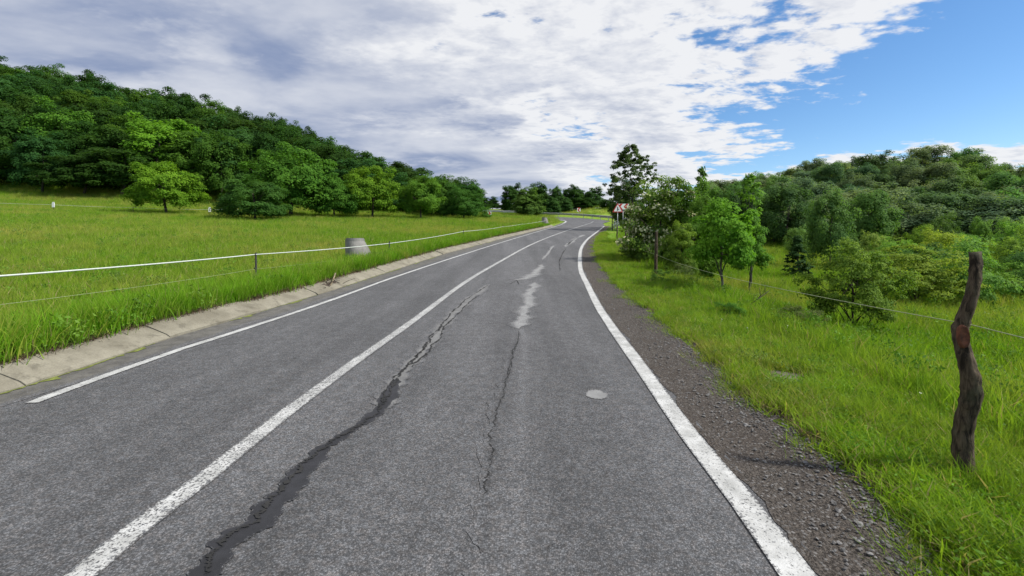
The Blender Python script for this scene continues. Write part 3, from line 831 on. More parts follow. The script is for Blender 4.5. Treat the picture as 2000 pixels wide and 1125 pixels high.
px_tree('field_tree', HILL[0], 1620, 28, 366, 108, (.062, .125, .034), 'pale green upright tree standing in the right meadow')
px_tree('field_tree', HILL[1], 1535, 44, 345, 130, (.038, .08, .024), 'dark tree at the wood edge left of the pale green tree')
px_tree('field_tree', HILL[2], 1440, 52, 350, 90, (.03, .065, .02), 'dark tree partly hidden behind the slender sapling')
px_tree('field_tree', HILL[3], 1700, 40, 372, 120, (.06, .125, .03), 'broad green tree right of the pale green tree at the wood edge')
px_tree('near_bush', NEARB, 1668, 9.0, 460, 235, (.078, .135, .020), 'spreading twiggy bush nearest behind the right fence wire', 'bush')
px_tree('near_bush', NEARB, 1790, 12.5, 474, 270, (.115, .17, .022), 'yellow-green low bush right of the nearest twiggy bush', 'bush')

def right_wood():
    pts = [(X_at(a, d), d) for a, d in ((1535, 44), (1440, 52), (1700, 40), (1620, 28))]
    t = 0; rows = []
    while t < 6000:
        t += 1
        d = rng.uniform(44, 118); px = rng.uniform(1380, 2180); x = X_at(px, d)
        if px < 1480 and d < 56: continue
        sp = 4.2 + (d - 44) * .03
        if any((x - a) ** 2 + (d - b) ** 2 < sp * sp for a, b in pts): continue
        pts.append((x, d)); rows.append((x, d, px))
    bands = {}
    for x, d, px in sorted(rows, key=lambda q: q[2]):
        tone, c = rng.choice((('olive', OLIVE), ('haze-pale', HAZY), ('dark', (.045, .092, .036)), ('fresh green', (.08, .16, .040)), ('grey-green', (.08, .125, .060))))
        row = 'along the front edge' if d < 62 else 'on the middle slope' if d < 88 else 'on the crest'
        k = bands[row, tone] = bands.get((row, tone), 0) + 1
        plant('wood_tree', rng.choice(HILL), x, d, rng.uniform(4.8, 7.6), rng.uniform(5.5, 8.5), jitter(c, .15), f'{ordinal(k)} {tone} tree from the left {row} of the right hill', 'tree', 'small trees of the wood on the right hill', rng.uniform(0, 6.28))
right_wood()

def right_scrub():
    pts = []; t = 0; bands = {}
    while t < 2400 and len(pts) < 70:
        t += 1
        d = rng.uniform(13, 46); px = rng.uniform(1560, 2250); x = X_at(px, d)
        if px < 1770 and d < 19: continue
        if px < 1690 and d < 36: continue
        if any((x - a) ** 2 + (d - b) ** 2 < (1.7 + d * .04) ** 2 for a, b, _ in pts): continue
        pts.append((x, d, px))
    for x, d, px in sorted(pts, key=lambda q: q[2]):
        tone, c = rng.choice((('fresh green', (.10, .195, .028)), ('yellow-green', (.145, .215, .030)), ('mid green', (.08, .16, .030)), ('dark', (.048, .10, .024)), ('pale green', (.125, .20, .05))))
        row = 'nearest' if d < 22 else 'middle' if d < 33 else 'farthest'
        k = bands[row, tone] = bands.get((row, tone), 0) + 1
        plant('scrub_bush', rng.choice(SHRUB), x, d, rng.uniform(.9, 2.1) * (1 + d * .016), rng.uniform(1.3, 2.7) * (1 + d * .012), jitter(c, .12), f'{ordinal(k)} {tone} bush from the left in the {row} row of right meadow scrub', 'bush', 'scrub bushes of the right meadow', rng.uniform(0, 6.28))
right_scrub()

# ------------------------------------------------------------------ grass (geometry-node scatter of blade clumps)
def tuft(name, seed, n, spread, h, w, mat, lean=.35, seedheads=0):
    r = np.random.default_rng(seed)
    base = np.stack([r.normal(0, spread, n), r.normal(0, spread, n), np.full(n, -.02)], 1)
    az = r.uniform(0, 6.28, n); hh = h * r.uniform(.45, 1.15, n); ln = hh * lean * r.uniform(.2, 1.6, n)
    dirv = np.stack([np.cos(az), np.sin(az), np.zeros(n)], 1); fa = r.uniform(0, 6.28, n); side = np.stack([np.cos(fa), np.sin(fa), np.zeros(n)], 1)
    ww = w * r.uniform(.6, 1.4, n)[:, None]
    up = np.array([0, 0, 1.])
    p1 = base + dirv * (ln * .3)[:, None] + up * (hh * .55)[:, None]
    p2 = base + dirv * ln[:, None] + up * hh[:, None]
    V = np.stack([base - side * ww / 2, base + side * ww / 2, p1 + side * ww * .38, p1 - side * ww * .38, p2], 1).reshape(-1, 3)
    b = np.arange(n) * 5
    T = np.concatenate([np.stack([b, b + 1, b + 2], 1), np.stack([b, b + 2, b + 3], 1), np.stack([b + 3, b + 2, b + 4], 1)])
    tint = np.clip(r.normal(.45, .2, n), 0, .9); dry = r.uniform(size=n) < .08; tint[dry] = 1
    return mesh_np(name, V, T, mat, False, np.concatenate([tint] * 3))

def weed_mesh(name, seed, n, spread, h, leaf, mat):
    r = np.random.default_rng(seed)
    P = np.stack([r.normal(0, spread, n), r.normal(0, spread, n), r.uniform(.1, 1, n) * h], 1)
    Nn = norm(np.stack([P[:, 0], P[:, 1], np.full(n, spread * 1.2)], 1) + r.normal(size=(n, 3)) * .12)
    V, Fc = leaf_faces(r, P, Nn, leaf, .5, .12)
    return mesh_np(name, V, Fc, mat, False, np.clip(r.normal(.5, .2, n), 0, .9))

def scatter(name, P, rot, scl, idx, meshes, label, cat):
    """one object: a cloud of points, each carrying a clump"""
    col = bpy.data.collections.new(name + '_clumps')
    for i, me in enumerate(meshes):
        o = bpy.data.objects.new(f'{name}_clump_{i}', me); col.objects.link(o)
    me = bpy.data.meshes.new(name); me.vertices.add(len(P)); me.vertices.foreach_set('co', np.asarray(P, np.float32).ravel())
    for nm, arr, ty in (('rot', rot, 'FLOAT_VECTOR'), ('scl', scl, 'FLOAT_VECTOR')):
        a = me.attributes.new(nm, ty, 'POINT'); a.data.foreach_set('vector', np.asarray(arr, np.float32).ravel())
    a = me.attributes.new('idx', 'INT', 'POINT'); a.data.foreach_set('value', np.asarray(idx, np.int32))
    ob = obj(name, me)
    g = bpy.data.node_groups.new(name + '_scatter', 'GeometryNodeTree')
    g.interface.new_socket('Geometry', in_out='INPUT', socket_type='NodeSocketGeometry'); g.interface.new_socket('Geometry', in_out='OUTPUT', socket_type='NodeSocketGeometry')
    N = NT(g)
    gi = N.node('NodeGroupInput'); go = N.node('NodeGroupOutput')
    ci = N.node('GeometryNodeCollectionInfo'); ci.inputs['Collection'].default_value = col; ci.inputs['Separate Children'].default_value = True; ci.inputs['Reset Children'].default_value = True
    ip = N.node('GeometryNodeInstanceOnPoints'); ip.inputs['Pick Instance'].default_value = True
    def na(nm, t):
        n = N.node('GeometryNodeInputNamedAttribute', data_type=t); n.inputs['Name'].default_value = nm; return n.outputs[0]
    N.l.new(gi.outputs[0], ip.inputs['Points']); N.l.new(ci.outputs[0], ip.inputs['Instance'])
    N.l.new(na('idx', 'INT'), ip.inputs['Instance Index'])
    e2r = N.node('FunctionNodeEulerToRotation'); N.l.new(na('rot', 'FLOAT_VECTOR'), e2r.inputs[0]); N.l.new(e2r.outputs[0], ip.inputs['Rotation'])
    N.l.new(na('scl', 'FLOAT_VECTOR'), ip.inputs['Scale']); N.l.new(ip.outputs[0], go.inputs[0])
    md = ob.modifiers.new('scatter', 'NODES'); md.node_group = g
    tag(ob, label, cat, kind='stuff')
    return ob

def sample_wedge(r, n, px0, px1, d0, d1, power):
    """points spread over the ground seen between two picture columns; nearer ground gets more"""
    t = r.uniform(0, 1, n); a = 2 - power
    d = (d0 ** a + t * (d1 ** a - d0 ** a)) ** (1 / a)
    px = r.uniform(px0, px1, n)
    return (px - CX) * d / F, d

BARE = (2.95, 4.95)
def grass():
    r = np.random.default_rng(31)
    tall = [tuft(f'blades_{i}', 600 + i, 34, .085, .42, .011, M['grass'], .4) for i in range(4)]
    lawn = [tuft(f'short_blades_{i}', 620 + i, 34, .075, .17, .010, M['grass_short'], .8) for i in range(3)]
    fine = [tuft(f'hay_{i}', 640 + i, 30, .2, .34, .016, M['grass'], .45) for i in range(3)]
    weeds = [weed_mesh(f'weed_{i}', 660 + i, 110, .10, .13, .030, M['weed']) for i in range(2)]
    nettle = [weed_mesh(f'herb_{i}', 680 + i, 80, .10, .40, .055, M['weed']) for i in range(2)]
    lush = [tuft(f'lush_blades_{i}', 700 + i, 34, .085, .42, .011, M['grass_lush'], .4) for i in range(3)]
    ms = tall + lawn + fine + weeds + nettle
    P, R, Sc, I = [], [], [], []
    def put(x, y, choices, s0, s1, grow):
        n = len(x); z = H(x, y); s = r.uniform(s0, s1, n) * (1 + grow * np.maximum(0, y - 6))
        P.append(np.stack([x, y, z], 1)); R.append(np.stack([r.normal(0, .12, n), r.normal(0, .12, n), r.uniform(0, 6.28, n)], 1))
        hs = s * r.uniform(.8, 1.2, n); Sc.append(np.stack([s * (1 + grow * 2), s, hs], 1)); I.append(r.choice(choices, n))
    LU = [15, 16, 17]; T = [0, 1, 2, 3]; L = [4, 5, 6]; FN = [7, 8, 9]; W = [10, 11]; NE = [12, 13]
    # left verge: tall lush grass along the kerb
    x, y = sample_wedge(r, 54000, -180, 1060, 2.2, 58, 1.15); u = XL(y) - x; k = (u > .52) & (u < 3.2)
    x, y = x[k], y[k]
    put(x, y, LU + LU + T, .65, 1.3, .006)
    k = r.uniform(size=len(x)) < .10; put(x[k] + .05, y[k], W + NE, .6, 1.1, .004)
    # strip right behind the kerb, leaning over it
    d = 2.2 + 56 * r.uniform(size=5200) ** 1.7; put(XL(d) - r.uniform(.54, .85, 5200), d, LU, .35, .95, .004)
    # left meadow
    x, y = sample_wedge(r, 52000, -180, 1075, 4.5, 78, 1.2); u = XL(y) - x; k = u > 2.9
    x, y = x[k], y[k]; put(x, y, FN + [7, 8, 0, 1], .5, .95, .013)
    k = r.uniform(size=len(x)) < .07; put(x[k] + .07, y[k], W + NE, .5, .95, .012)
    # right verge and meadow
    x, y = sample_wedge(r, 40000, 1120, 2220, 1.6, 32, 1.15); v = x - XR(y); wob = .10 * np.sin(y * 2.3) + .09 * np.sin(y * 5.1 + 1) + r.normal(0, .10, len(y)); k = (v > .06 + wob) & (v < 2.2) & (((x - BARE[0]) / .45) ** 2 + ((y - BARE[1]) / .34) ** 2 > r.uniform(.5, 1.3, len(y)))
    x, y = x[k], y[k]; v = v[k]
    put(x, y, L, .4, 1.05, .014)
    k = (r.uniform(size=len(x)) < .5) & (v > .5); put(x[k] + .03, y[k], T, .22, .55, .012)
    k = r.uniform(size=len(x)) < .22; put(x[k] + .06, y[k], W, .45, .95, .01)
    d = 1.4 + 40 * r.uniform(size=5600) ** 1.8; put(XR(d) + .12 * np.sin(d * 2.3) + .1 * np.sin(d * 5.1 + 1) + r.normal(.14, .15, 5600), d, L, .25, .9, .01)
    x, y = sample_wedge(r, 36000, 1150, 2250, 2.2, 46, 1.1); v = x - XR(y); k = v > 1.6
    x, y = x[k], y[k]; put(x, y, T + FN + L, .4, .95, .016)
    k = r.uniform(size=len(x)) < .10; put(x[k] + .05, y[k], W + NE, .5, .9, .012)
    a = r.uniform(3.3, 6.6, 26); put(X_at(1886, 2.83) + np.cos(a) * r.uniform(.07, .17, 26), 2.83 + np.sin(a) * r.uniform(.07, .17, 26), T + L, .35, .6, 0)
    # beyond the bend
    x, y = sample_wedge(r, 5000, 930, 1260, 60, 128, 1.0); k = (x - XR(y) > 1.0) | (XL(y) - x > 1.5) | (y > 109); put(x[k], y[k], FN, 1.1, 2.0, .0)
    # sparse sprouts in gravel and gutter
    d = 2 + 22 * r.uniform(size=260) ** 1.5; put(XR(d) - np.abs(r.normal(0, .16, 260)), d, L, .2, .5, 0)
    d = 3.8 + 34 * r.uniform(size=420) ** 1.4; put(XL(d) + np.abs(r.normal(.02, .05, 420)), d, L, .15, .36, 0)
    ms.append(tuft('dead_blades', 690, 30, .07, .12, .010, M['litter'], 1.6))
    ms += lush
    d = 2.2 + 50 * r.uniform(size=2600) ** 1.6; put(XL(d) - r.uniform(.46, .62, 2600), d, [14], .5, 1.2, .004)
    d = 1.4 + 26 * r.uniform(size=1500) ** 1.6; put(XR(d) + r.normal(.02, .14, 1500), d, [14], .3, .8, .004)
    scatter('grass', np.concatenate(P), np.concatenate(R), np.concatenate(Sc), np.concatenate(I), ms, 'lush green grass and herbs of the verges and meadows', 'grass')
    # tiny white flowers
    fl = MB()
    for k in range(5):
        a = 2 * math.pi * k / 5; fl.add([(0, 0, .3), (.02 * math.cos(a - .4), .02 * math.sin(a - .4), .305), (.03 * math.cos(a), .03 * math.sin(a), .31), (.02 * math.cos(a + .4), .02 * math.sin(a + .4), .305)], [(0, 1, 2, 3)])
    fl.tube([(0, 0, 0), (.01, 0, .15), (0, 0, .3)], .002, 4, False)
    x, y = sample_wedge(r, 420, -200, 2300, 4, 34, 1.1); k = ((XL(y) - x > 1) | (x - XR(y) > .8)); x, y = x[k], y[k]; n = len(x)
    s = r.uniform(.35, .7, n)
    scatter('wildflower', np.stack([x, y, H(x, y)], 1), np.stack([r.normal(0, .3, n), r.normal(0, .3, n), r.uniform(0, 6, n)], 1), np.stack([s, s, s], 1), np.zeros(n, int), [fl.mesh('flower', M['petal_white'])], 'tiny white wildflowers sprinkled over the grass', 'flowers')
    # loose stones on the shoulder
    st = []
    for i in range(4):
        rr = random.Random(i); q = MB(); n = 7; ring = []
        V = [(0, 0, .7 * rr.uniform(.7, 1))]
        for j in range(n): a = 2 * math.pi * j / n; V.append((math.cos(a) * rr.uniform(.7, 1.2), math.sin(a) * rr.uniform(.6, 1.1), rr.uniform(0, .35)))
        for j in range(n): a = 2 * math.pi * j / n; V.append((math.cos(a) * .8, math.sin(a) * .7, -.3))
        q.add(V, [(0, 1 + j, 1 + (j + 1) % n) for j in range(n)] + [(1 + j, 1 + n + j, 1 + n + (j + 1) % n, 1 + (j + 1) % n) for j in range(n)])
        st.append(q.mesh(f'pebble_{i}', M['stone']))
    n = 9000; d = 1.5 + 26 * r.uniform(size=n) ** 1.6
    t = np.clip(np.where(r.uniform(size=n) < .55, r.normal(.82, .16, n), r.uniform(.1, 1.1, n)), .06, 1.15)
    x = XE(d) + (XR(d) - XE(d)) * t; s = np.abs(r.normal(0, .0055, n)) + .003
    scatter('gravel_stones', np.stack([x, d, zr(d) + .002], 1), np.stack([r.normal(0, .3, n), r.normal(0, .3, n), r.uniform(0, 6, n)], 1), np.stack([s, s, s], 1), r.integers(0, 4, n), st, 'loose grey stones on the gravel shoulder', 'stones')
grass()

# ------------------------------------------------------------------ fences
def strand(name, pts, r, mat, parent, sag=.0, n=6):
    mb = MB(); P = []
    for a, b in zip(pts[:-1], pts[1:]):
        a, b = Vector(a), Vector(b)
        for k in range(n):
            t = k / n; q = a.lerp(b, t); q.z -= sag * (b - a).length * 4 * t * (1 - t); P.append(q)
    P.append(Vector(pts[-1])); mb.tube(P, r, 6)
    return mb.build(name, mat, parent, True)

def stake(parent, x, y, h, r, mat, lean=(0, 0), cap=True):
    g = Hf(x, y); rr = random.Random(int(x * 100 + y * 10)); mb = MB()
    pts = [(x + lean[0] * t + rr.uniform(-.006, .006), y + lean[1] * t, g - .3 + (h + .3) * t) for t in (0, .25, .5, .75, 1)]
    mb.tube(pts, [r * 1.05, r, r * .95, r * .95, r * .85], 8)
    return mb.build('post', mat, parent), pts[-1]

def left_fence():
    f = empty('rope_fence', (X_at(500, 12), 12, 0)); f.location = (0, 0, 0)
    tag(f, 'white rope fence on thin dark stakes along the left verge behind the kerb', 'fence')
    spots = [(-7.35, -6.0, 1.12), (-7.3, 5.2, 1.1)] + [(X_at(px, d), d, None) for px, d in ((500, 12), (760, 19), (905, 30), (982, 42), (1018, 48), (1051, 55), (1066, 59))]
    rows = {12: 497, 19: 475.5, 30: 452, 42: 443, 48: 438, 55: 433.5, 59: 431}
    tops = []; lows = []
    for x, d, h in spots:
        g = Hf(x, d); zt = g + 1.12 if h else top_z(rows[d], d)
        hh = max(.8, zt - g + .05)
        p, t = stake(f, x, d, hh, .024 if d > 40 else .027, M['stake'], (random.Random(d).uniform(-.03, .03), 0))
        if d < 35:
            ins = MB()
            for zz in (zt, zt - .38): ins.tube([(x, d - .02, zz), (x, d - .075, zz)], [.018, .025], 8)
            ins.build('insulator', M['plastic'], p, True)
        tops.append((x, d - .06, zt)); lows.append((x, d - .05, zt - .40))
    strand('top_rope', tops, .0135, M['rope'], f, .004, 8)
    strand('lower_wire', lows[:5], .003, M['wire'], f, .006, 8)
left_fence()

def crooked_post(f):
    d = 2.83
    ctr = [(1886, 925, 21), (1886, 880, 21), (1888, 840, 20), (1892, 800, 20), (1894, 765, 20), (1888, 730, 18), (1881, 700, 17), (1878, 670, 16), (1878, 645, 16.5), (1881, 625, 15), (1888, 595, 13.5), (1896, 555, 13), (1903, 520, 12.5), (1908, 492, 12)]
    pts = [(X_at(px + .25 * (1879 + (925 - py) * .055 - px), d), d + .02 * math.sin(i), top_z(py, d)) for i, (px, py, w) in enumerate(ctr)]
    # finer rings with knobbly bark
    rr = random.Random(12); V = []; n = 14; R = []
    for i in range(len(ctr) - 1):
        for k in range(4):
            t = k / 4; a, b = Vector(pts[i]), Vector(pts[i + 1]); R.append((a.lerp(b, t), (ctr[i][2] * (1 - t) + ctr[i + 1][2] * t) * d / F * .77))
    R.append((Vector(pts[-1]), ctr[-1][2] * d / F * .77))
    ph = [rr.uniform(0, 6) for _ in range(4)]
    for i, (c, r) in enumerate(R):
        for k in range(n):
            a = 2 * math.pi * k / n
            q = r * (1 + .06 * math.sin(3 * a + ph[0] + i * .12) + .06 * math.sin(5 * a + ph[1] - i * .2) + .05 * math.sin(i * 1.7 + a) + rr.uniform(-.07, .07))
            V.append((c.x + math.cos(a) * q, c.y + math.sin(a) * q, c.z + (rr.uniform(-.008, .008) if i == len(R) - 1 else 0)))
    Fc = [(i * n + k, i * n + (k + 1) % n, (i + 1) * n + (k + 1) % n, (i + 1) * n + k) for i in range(len(R) - 1) for k in range(n)]
    Fc += [tuple((len(R) - 1) * n + k for k in range(n))]
    p = obj('post', mesh_np('post', V, Fc, M['post_wood'], True), f); p['label'] = 'thick crooked bark-covered log post with a reddish sawn knot'
    # sawn branch stub facing the road
    mb = MB(); c = Vector((X_at(1877, d) - .012, d - .034, top_z(655, d)))
    N_ = Vector((-.35, -.9, .1)).normalized(); a = N_.cross(Vector((0, 0, 1))).normalized(); b = a.cross(N_)
    ring = lambda q, s: [q + a * math.cos(t * math.pi / 8) * 0.026 * s + b * math.sin(t * math.pi / 8) * 0.07 * s for t in range(16)]
    V = ring(c - N_ * .03, 1.15) + ring(c + N_ * .004, 1.0) + ring(c - N_ * .002, .75)
    mb.add(V, [(i, (i + 1) % 16, 16 + (i + 1) % 16, 16 + i) for i in range(16)] + [(16 + i, 16 + (i + 1) % 16, 32 + (i + 1) % 16, 32 + i) for i in range(16)] + [tuple(32 + i for i in range(16))])
    mb.build('knot', M['cut_wood'], p, True)
    return pts

def right_fence():
    f = empty('wire_fence'); tag(f, 'single-wire fence on wooden posts along the right verge', 'fence')
    crooked_post(f)
    y0 = 2.83; tops = [(2.05, -6.0, 1.0), (2.72, .9, 1.04), (X_at(1884, y0), y0 - .05, top_z(632, y0))]
    pa, _ = stake(f, 2.05, -6, 1.3, .06, M['post_wood'], (.02, 0))
    for px, d, top, row, r in ((1280.5, 14.3, 452, 497, .055), (1222, 25, 441, 468, .05), (1205, 32, 440, 447, .045), (1196, 46, 424, 432, .05)):
        x = X_at(px, d); g = Hf(x, d)
        stake(f, x, d, max(.9, top_z(top, d) - g), r, M['post_wood'], (random.Random(px).uniform(-.02, .04), 0))
        tops.append((x, d - r - .01, max(g + .55, top_z(row, d))))
    strand('wire', tops, .003, M['wire'], f, .010, 14)
right_fence()

def meadow_fence():
    f = empty('meadow_fence'); tag(f, 'thin far cord fence with white tags across the back of the left meadow', 'fence')
    tops = []
    for px, d, white in ((-160, 46, 0), (105, 47, 1), (260, 49, 0), (410, 51, 1), (470, 53, 0)):
        x = X_at(px, d); g = Hf(x, d); h = .95
        p, t = stake(f, x, d, h, .03, M['stake'])
        if white:
            tagm = MB(); tagm.box((x, d - .05, g + h - .16), (.28, .04, .46)); tagm.box((x, d - .045, g + h + .12), (.2, .03, .1)); tagm.build('white_tag', M['white'], p)
        tops.append((x, d - .03, g + h - .12))
    strand('cord', tops, .010, M['rope'], f, .006)
meadow_fence()

# ------------------------------------------------------------------ concrete shaft cones
def shaft_cone(px, d, hrow, label, s=1., tilt=0.):
    x = X_at(px, d); g = Hf(x, d); top = top_z(hrow, d); h = top - g + .1
    e = empty('concrete_shaft_cone', (x, d, g - .1)); tag(e, label, 'concrete cone', 'concrete shaft cones beside the road'); e.rotation_euler = (0, tilt, .2)
    n = 36
    def rings(spec, nm, inner):
        V = []
        for r, z, off in spec:
            for k in range(n): a = 2 * math.pi * k / n; V.append((off + math.cos(a) * r, math.sin(a) * r, z))
        m = len(spec)
        return obj(nm, mesh_np(nm, V, [(i * n + k, i * n + (k + 1) % n, (i + 1) * n + (k + 1) % n, (i + 1) * n + k) for i in range(m - 1) for k in range(n)], M['concrete_grey'], False), e)
    rb, rt = .56 * s, .385 * s; o0 = -(rb - rt) * 1.0
    hb = h * .30
    rings([(rb, 0, 0), (rb, hb - .012, 0), (rb - .02, hb, 0)], 'base_ring', 0)
    rings([(rb - .03, hb - .02, 0), (rb - .005, hb + .015, 0), ((rb + rt) / 2, h * .62, o0 * .5), (rt, h - .13, o0), (rt, h - .05, o0), (rt - .03, h - .05, o0), (rt - .03, h, o0), (rt - .09, h, o0), (rt - .09, h - .5, o0)], 'cone', 0)
shaft_cone(702, 18.3, 465, 'grey concrete manhole cone standing in the grass behind the left rope fence')
shaft_cone(1064, 61, 425, 'small distant concrete manhole cone where the left rope fence ends', .95, .12)

# ------------------------------------------------------------------ signs
def signpost(name, px, d, label, cat='sign'):
    x = X_at(px, d); g = max(Hf(x, d), 0); e = empty(name, (x, d, g)); tag(e, label, cat); return e, g

def tri(s, z0, cut=.06):
    """equilateral outline with clipped corners, base at z0"""
    h = s * math.sqrt(3) / 2; A = [(-s / 2, z0), (s / 2, z0), (0, z0 + h)]; P = []
    for i in range(3):
        a, p, b = Vector(A[i - 1]), Vector(A[i]), Vector(A[(i + 1) % 3])
        P += [tuple(p + (a - p).normalized() * s * cut), tuple(p + ((a - p).normalized() + (b - p).normalized()) * s * cut * .28), tuple(p + (b - p).normalized() * s * cut)]
    return P

def warning_sign():
    d = 40; e, g = signpost('warning_sign', 1206.5, d, 'triangular red-bordered side road warning sign on a post right of the bend')
    zb = top_z(414.5, d) - g; s = 1.0; I = Matrix.Identity(4)
    T = lambda y: Matrix.Translation((0, y, 0))
    MB().tube([(0, .05, -.4), (0, .05, zb + .6)], .032, 10).build('pole', M['steel'], e, True)
    MB().prism(tri(s, zb), .015, T(0)).build('plate', M['red'], e)
    MB().prism(tri(s * .74, zb + s * .075), .006, T(-.0152)).build('white_field', M['white'], e)
    sy = MB(); sy.prism([(-.055, zb + .14), (.035, zb + .14), (.035, zb + .24), (.13, zb + .24), (.13, zb + .30), (.035, zb + .30), (.035, zb + .46), (-.01, zb + .53), (-.055, zb + .46)], .004, T(-.0214))
    sy.build('side_road_symbol', M['black'], e)
warning_sign()

def chevron_sign(px, d, row_mid, w, h, label, name='chevron_sign', n=2, dirn=-1, yaw=0., cap=False, poles=1):
    e, g = signpost(name, px, d, label); e.rotation_euler.z = yaw
    zc = top_z(row_mid, d) - g; T = lambda y: Matrix.Translation((0, y, 0))
    for k in range(poles):
        ox = 0 if poles == 1 else (k - .5) * w * .6
        MB().tube([(ox, .05, -.4), (ox, .05, zc + h * .4)], .03, 10).build('pole', M['steel'], e, True)
    MB().prism([(-w / 2, zc - h / 2), (w / 2, zc - h / 2), (w / 2, zc + h / 2), (-w / 2, zc + h / 2)], .015, T(0)).build('panel', M['white'], e)
    t = w / (2 * n) * .98
    for k in range(n):
        x0 = -w / 2 + (k + .1) * w / n; k2 = h / 2 * .96; tip = t * .8
        P = [(x0, zc), (x0 + tip, zc + k2), (x0 + tip + t * .9, zc + k2), (x0 + t * .9, zc), (x0 + tip + t * .9, zc - k2), (x0 + tip, zc - k2)]
        P = [(max(-w / 2, min(w / 2, a)) * (-dirn), b) for a, b in P]
        if dirn > 0: P = P[::-1]
        MB().prism(P, .006, T(-.0152)).build('chevron', M['red'], e)
    if cap: MB().box((0, -.004, zc + h / 2 + .06), (w * .7, .02, .12)).build('top_strip', M['red'], e)
chevron_sign(1217, 43, 403.5, 1.15, .56, 'red and white chevron board pointing left, partly behind the triangular sign')
chevron_sign(1130.5, 106, 410, .85, .85, 'small square red and white chevron sign beyond the guardrail', n=1, cap=True)
chevron_sign(956, 88, 416.5, .75, .65, 'tiny white and dark arrow sign far off in the left meadow', n=1, dirn=1)

# ------------------------------------------------------------------ guardrails
def guardrail(pts, label, post_step=4., refl=True):
    P = [Vector((x, d, 0)) for x, d in pts]; R = []
    for a, b in zip(P[:-1], P[1:]):
        m = max(1, int((b - a).length / 1.0))
        for k in range(m): R.append(a.lerp(b, k / m))
    R.append(P[-1])
    for _ in range(6): R = [R[0]] + [(R[i - 1] + R[i] * 2 + R[i + 1]) / 4 for i in range(1, len(R) - 1)] + [R[-1]]
    e = empty('guardrail'); tag(e, label, 'guardrail', 'guardrails at the bend')
    prof = [(0, .40), (.06, .46), (.06, .56), (0, .64), (.06, .72), (.06, .82), (0, .88)]; n = len(prof); V = []; acc = 99.
    for i, p in enumerate(R):
        t = (R[min(i + 1, len(R) - 1)] - R[max(i - 1, 0)]).normalized(); nr = Vector((-t.y, t.x, 0)); g = Hf(p.x, p.y)
        if nr.y > 0: nr = -nr
        for a, z in prof: V.append((p.x + nr.x * a, p.y + nr.y * a, g + z))
        if i: acc += (R[i] - R[i - 1]).length
        if acc > post_step:
            acc = 0; q = MB(); q.box((p.x - nr.x * .08, p.y - nr.y * .08, g + .2), (.12, .12, 1.0)); po = q.build('post', M['steel'], e)
            if refl: MB().box((p.x + nr.x * .09, p.y + nr.y * .09, g + .60), (.14, .05, .12)).build('reflector', M['white'], po)
    Fc = [(i * n + k, i * n + k + 1, (i + 1) * n + k + 1, (i + 1) * n + k) for i in range(len(R) - 1) for k in range(n - 1)]
    o = obj('beam', mesh_np('beam', V, Fc, M['steel'], True), e)
    md = o.modifiers.new('thick', 'SOLIDIFY'); md.thickness = .006
guardrail([(18.9, 72), (18.7, 84), (16.2, 95), (12, 103), (5, 107), (-12, 108), (-44, 108)], 'long grey steel guardrail with white reflectors round the outside of the bend')
guardrail([(10.9, 47), (13.6, 56), (16.3, 64), (18.6, 70)], 'short guardrail running towards the bend behind the triangular sign')

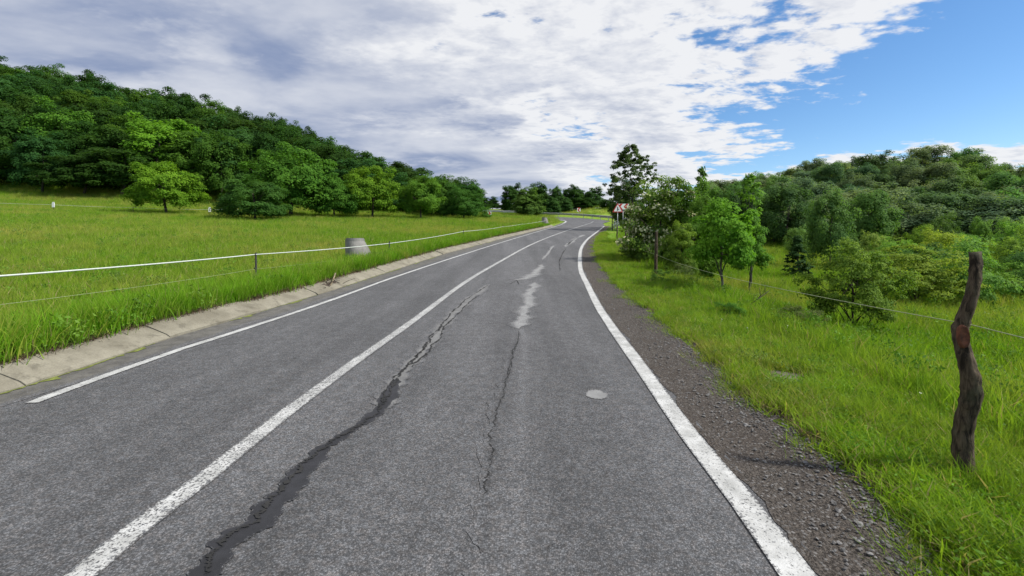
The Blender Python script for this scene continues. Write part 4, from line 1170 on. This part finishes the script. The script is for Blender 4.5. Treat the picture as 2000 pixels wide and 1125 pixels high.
# ------------------------------------------------------------------ small things
def bare_soil():
    V = [(BARE[0], BARE[1], Hf(*BARE) + .02)]; rr = random.Random(6); n = 40; Fc = []
    for ring, q in ((0, .5), (1, 1.0)):
        for k in range(n):
            a = 2 * math.pi * k / n; e = q * (1 + (.16 * math.sin(3 * a) + .12 * math.sin(5 * a + 1) + rr.uniform(-.08, .08)) * ring)
            x = BARE[0] + .42 * e * math.cos(a); y = BARE[1] + .30 * e * math.sin(a); V.append((x, y, Hf(x, y) + (.02 if ring == 0 else .006)))
    Fc = [(0, 1 + k, 1 + (k + 1) % n) for k in range(n)] + [(1 + k, 1 + n + k, 1 + n + (k + 1) % n, 1 + (k + 1) % n) for k in range(n)]
    tag(obj('bare_soil', mesh_np('bare_soil', V, Fc, M['bare'], True)), kind='structure')
bare_soil()
def debris():
    x, d = G(655, 562); e = empty('debris_heap', (x, d, float(zr(d)))); tag(e, 'small heap of dirt and dead twigs lying on the kerb', 'debris')
    rr = random.Random(3); V = []; n = 18
    t = Vector((float(XL(d + 1)) - float(XL(d - 1)), 2)).normalized(); s = Vector((-t.y, t.x))
    for i in range(n + 1):
        for k in range(7):
            a = -.7 + 1.4 * i / n; b = -.12 + .42 * k / 6; hh = max(0, 1 - (a / .7) ** 2) * math.sin(math.pi * k / 6) * .10 * rr.uniform(.5, 1.3) + max(0, b) * .42 + .012
            q = t * a + s * (b + rr.uniform(-.02, .02)); V.append((q.x, q.y, hh))
    obj('dirt', mesh_np('dirt', V, [(i * 7 + k, i * 7 + k + 1, (i + 1) * 7 + k + 1, (i + 1) * 7 + k) for i in range(n) for k in range(6)], M['dirt']), e)
    for k in range(16):
        a = rr.uniform(-.6, .4); q = t * a + s * rr.uniform(-.1, .25); ang = rr.uniform(0, 6.28); L = rr.uniform(.15, .4)
        p0 = Vector((q.x, q.y, .06 + rr.uniform(0, .08))); p1 = p0 + Vector((math.cos(ang) * L, math.sin(ang) * L, rr.uniform(0, .18)))
        MB().tube([p0, p0.lerp(p1, .5) + Vector((0, 0, .02)), p1], [.008, .007, .003], 5).build('twig', M['bark'], e)
    q0 = t * -.25; q1 = t * .42 + s * .22
    tag(MB().tube([(q0.x, q0.y, .10), ((q0.x + q1.x) / 2, (q0.y + q1.y) / 2, .2), (q1.x, q1.y, .36)], [.02, .022, .018], 8).build('stick', M['dry'], e, True), 'pale bare stick')
debris()

def fallen_branch(px, row, L, label):
    d = 9.5; x = X_at(px, d); g = Hf(x, d); rr = random.Random(px)
    e = empty('fallen_branch', (x, d, g)); tag(e, label, 'branch')
    MB().tube([(0, 0, .05), (L * .5, .1, .22), (L, .15, .42)], [.02, .015, .006], 6).build('stem', M['bark'], e, True)
    for k in range(4): MB().tube([(L * (.3 + .15 * k), .05, .15 + .08 * k), (L * (.35 + .15 * k), .2 * rr.uniform(-1, 1), .35 + .08 * k)], [.008, .003], 5).build('twig', M['bark'], e, True)
fallen_branch(1455, 580, .62, 'bare fallen branch lying in the grass right of the young tree')

# herbs on the right bank that stand out from the grass
for px, d, h, w, c, lab in ((1232, 19.5, .62, .9, (.06, .11, .03), 'grey-green weedy clump beside the second fence post'), (1425, 8.6, .36, .7, (.05, .125, .018), 'leafy weed clump in the bank grass below the young tree'),
                            (1290, 13.0, .5, .7, (.06, .12, .025), 'weed clump at the foot of the upright fence post'), (1335, 14.4, .62, .8, (.07, .10, .035), 'dry weedy clump below the roadside bushes'),
                            (1560, 8.0, .5, .9, (.07, .095, .03), 'brownish weed clump left of the nearest twiggy bush')):
    x = X_at(px, d); plant('weed_clump', SHRUB[px % 5], x, d, h, w, c, lab, 'weeds', None, px)
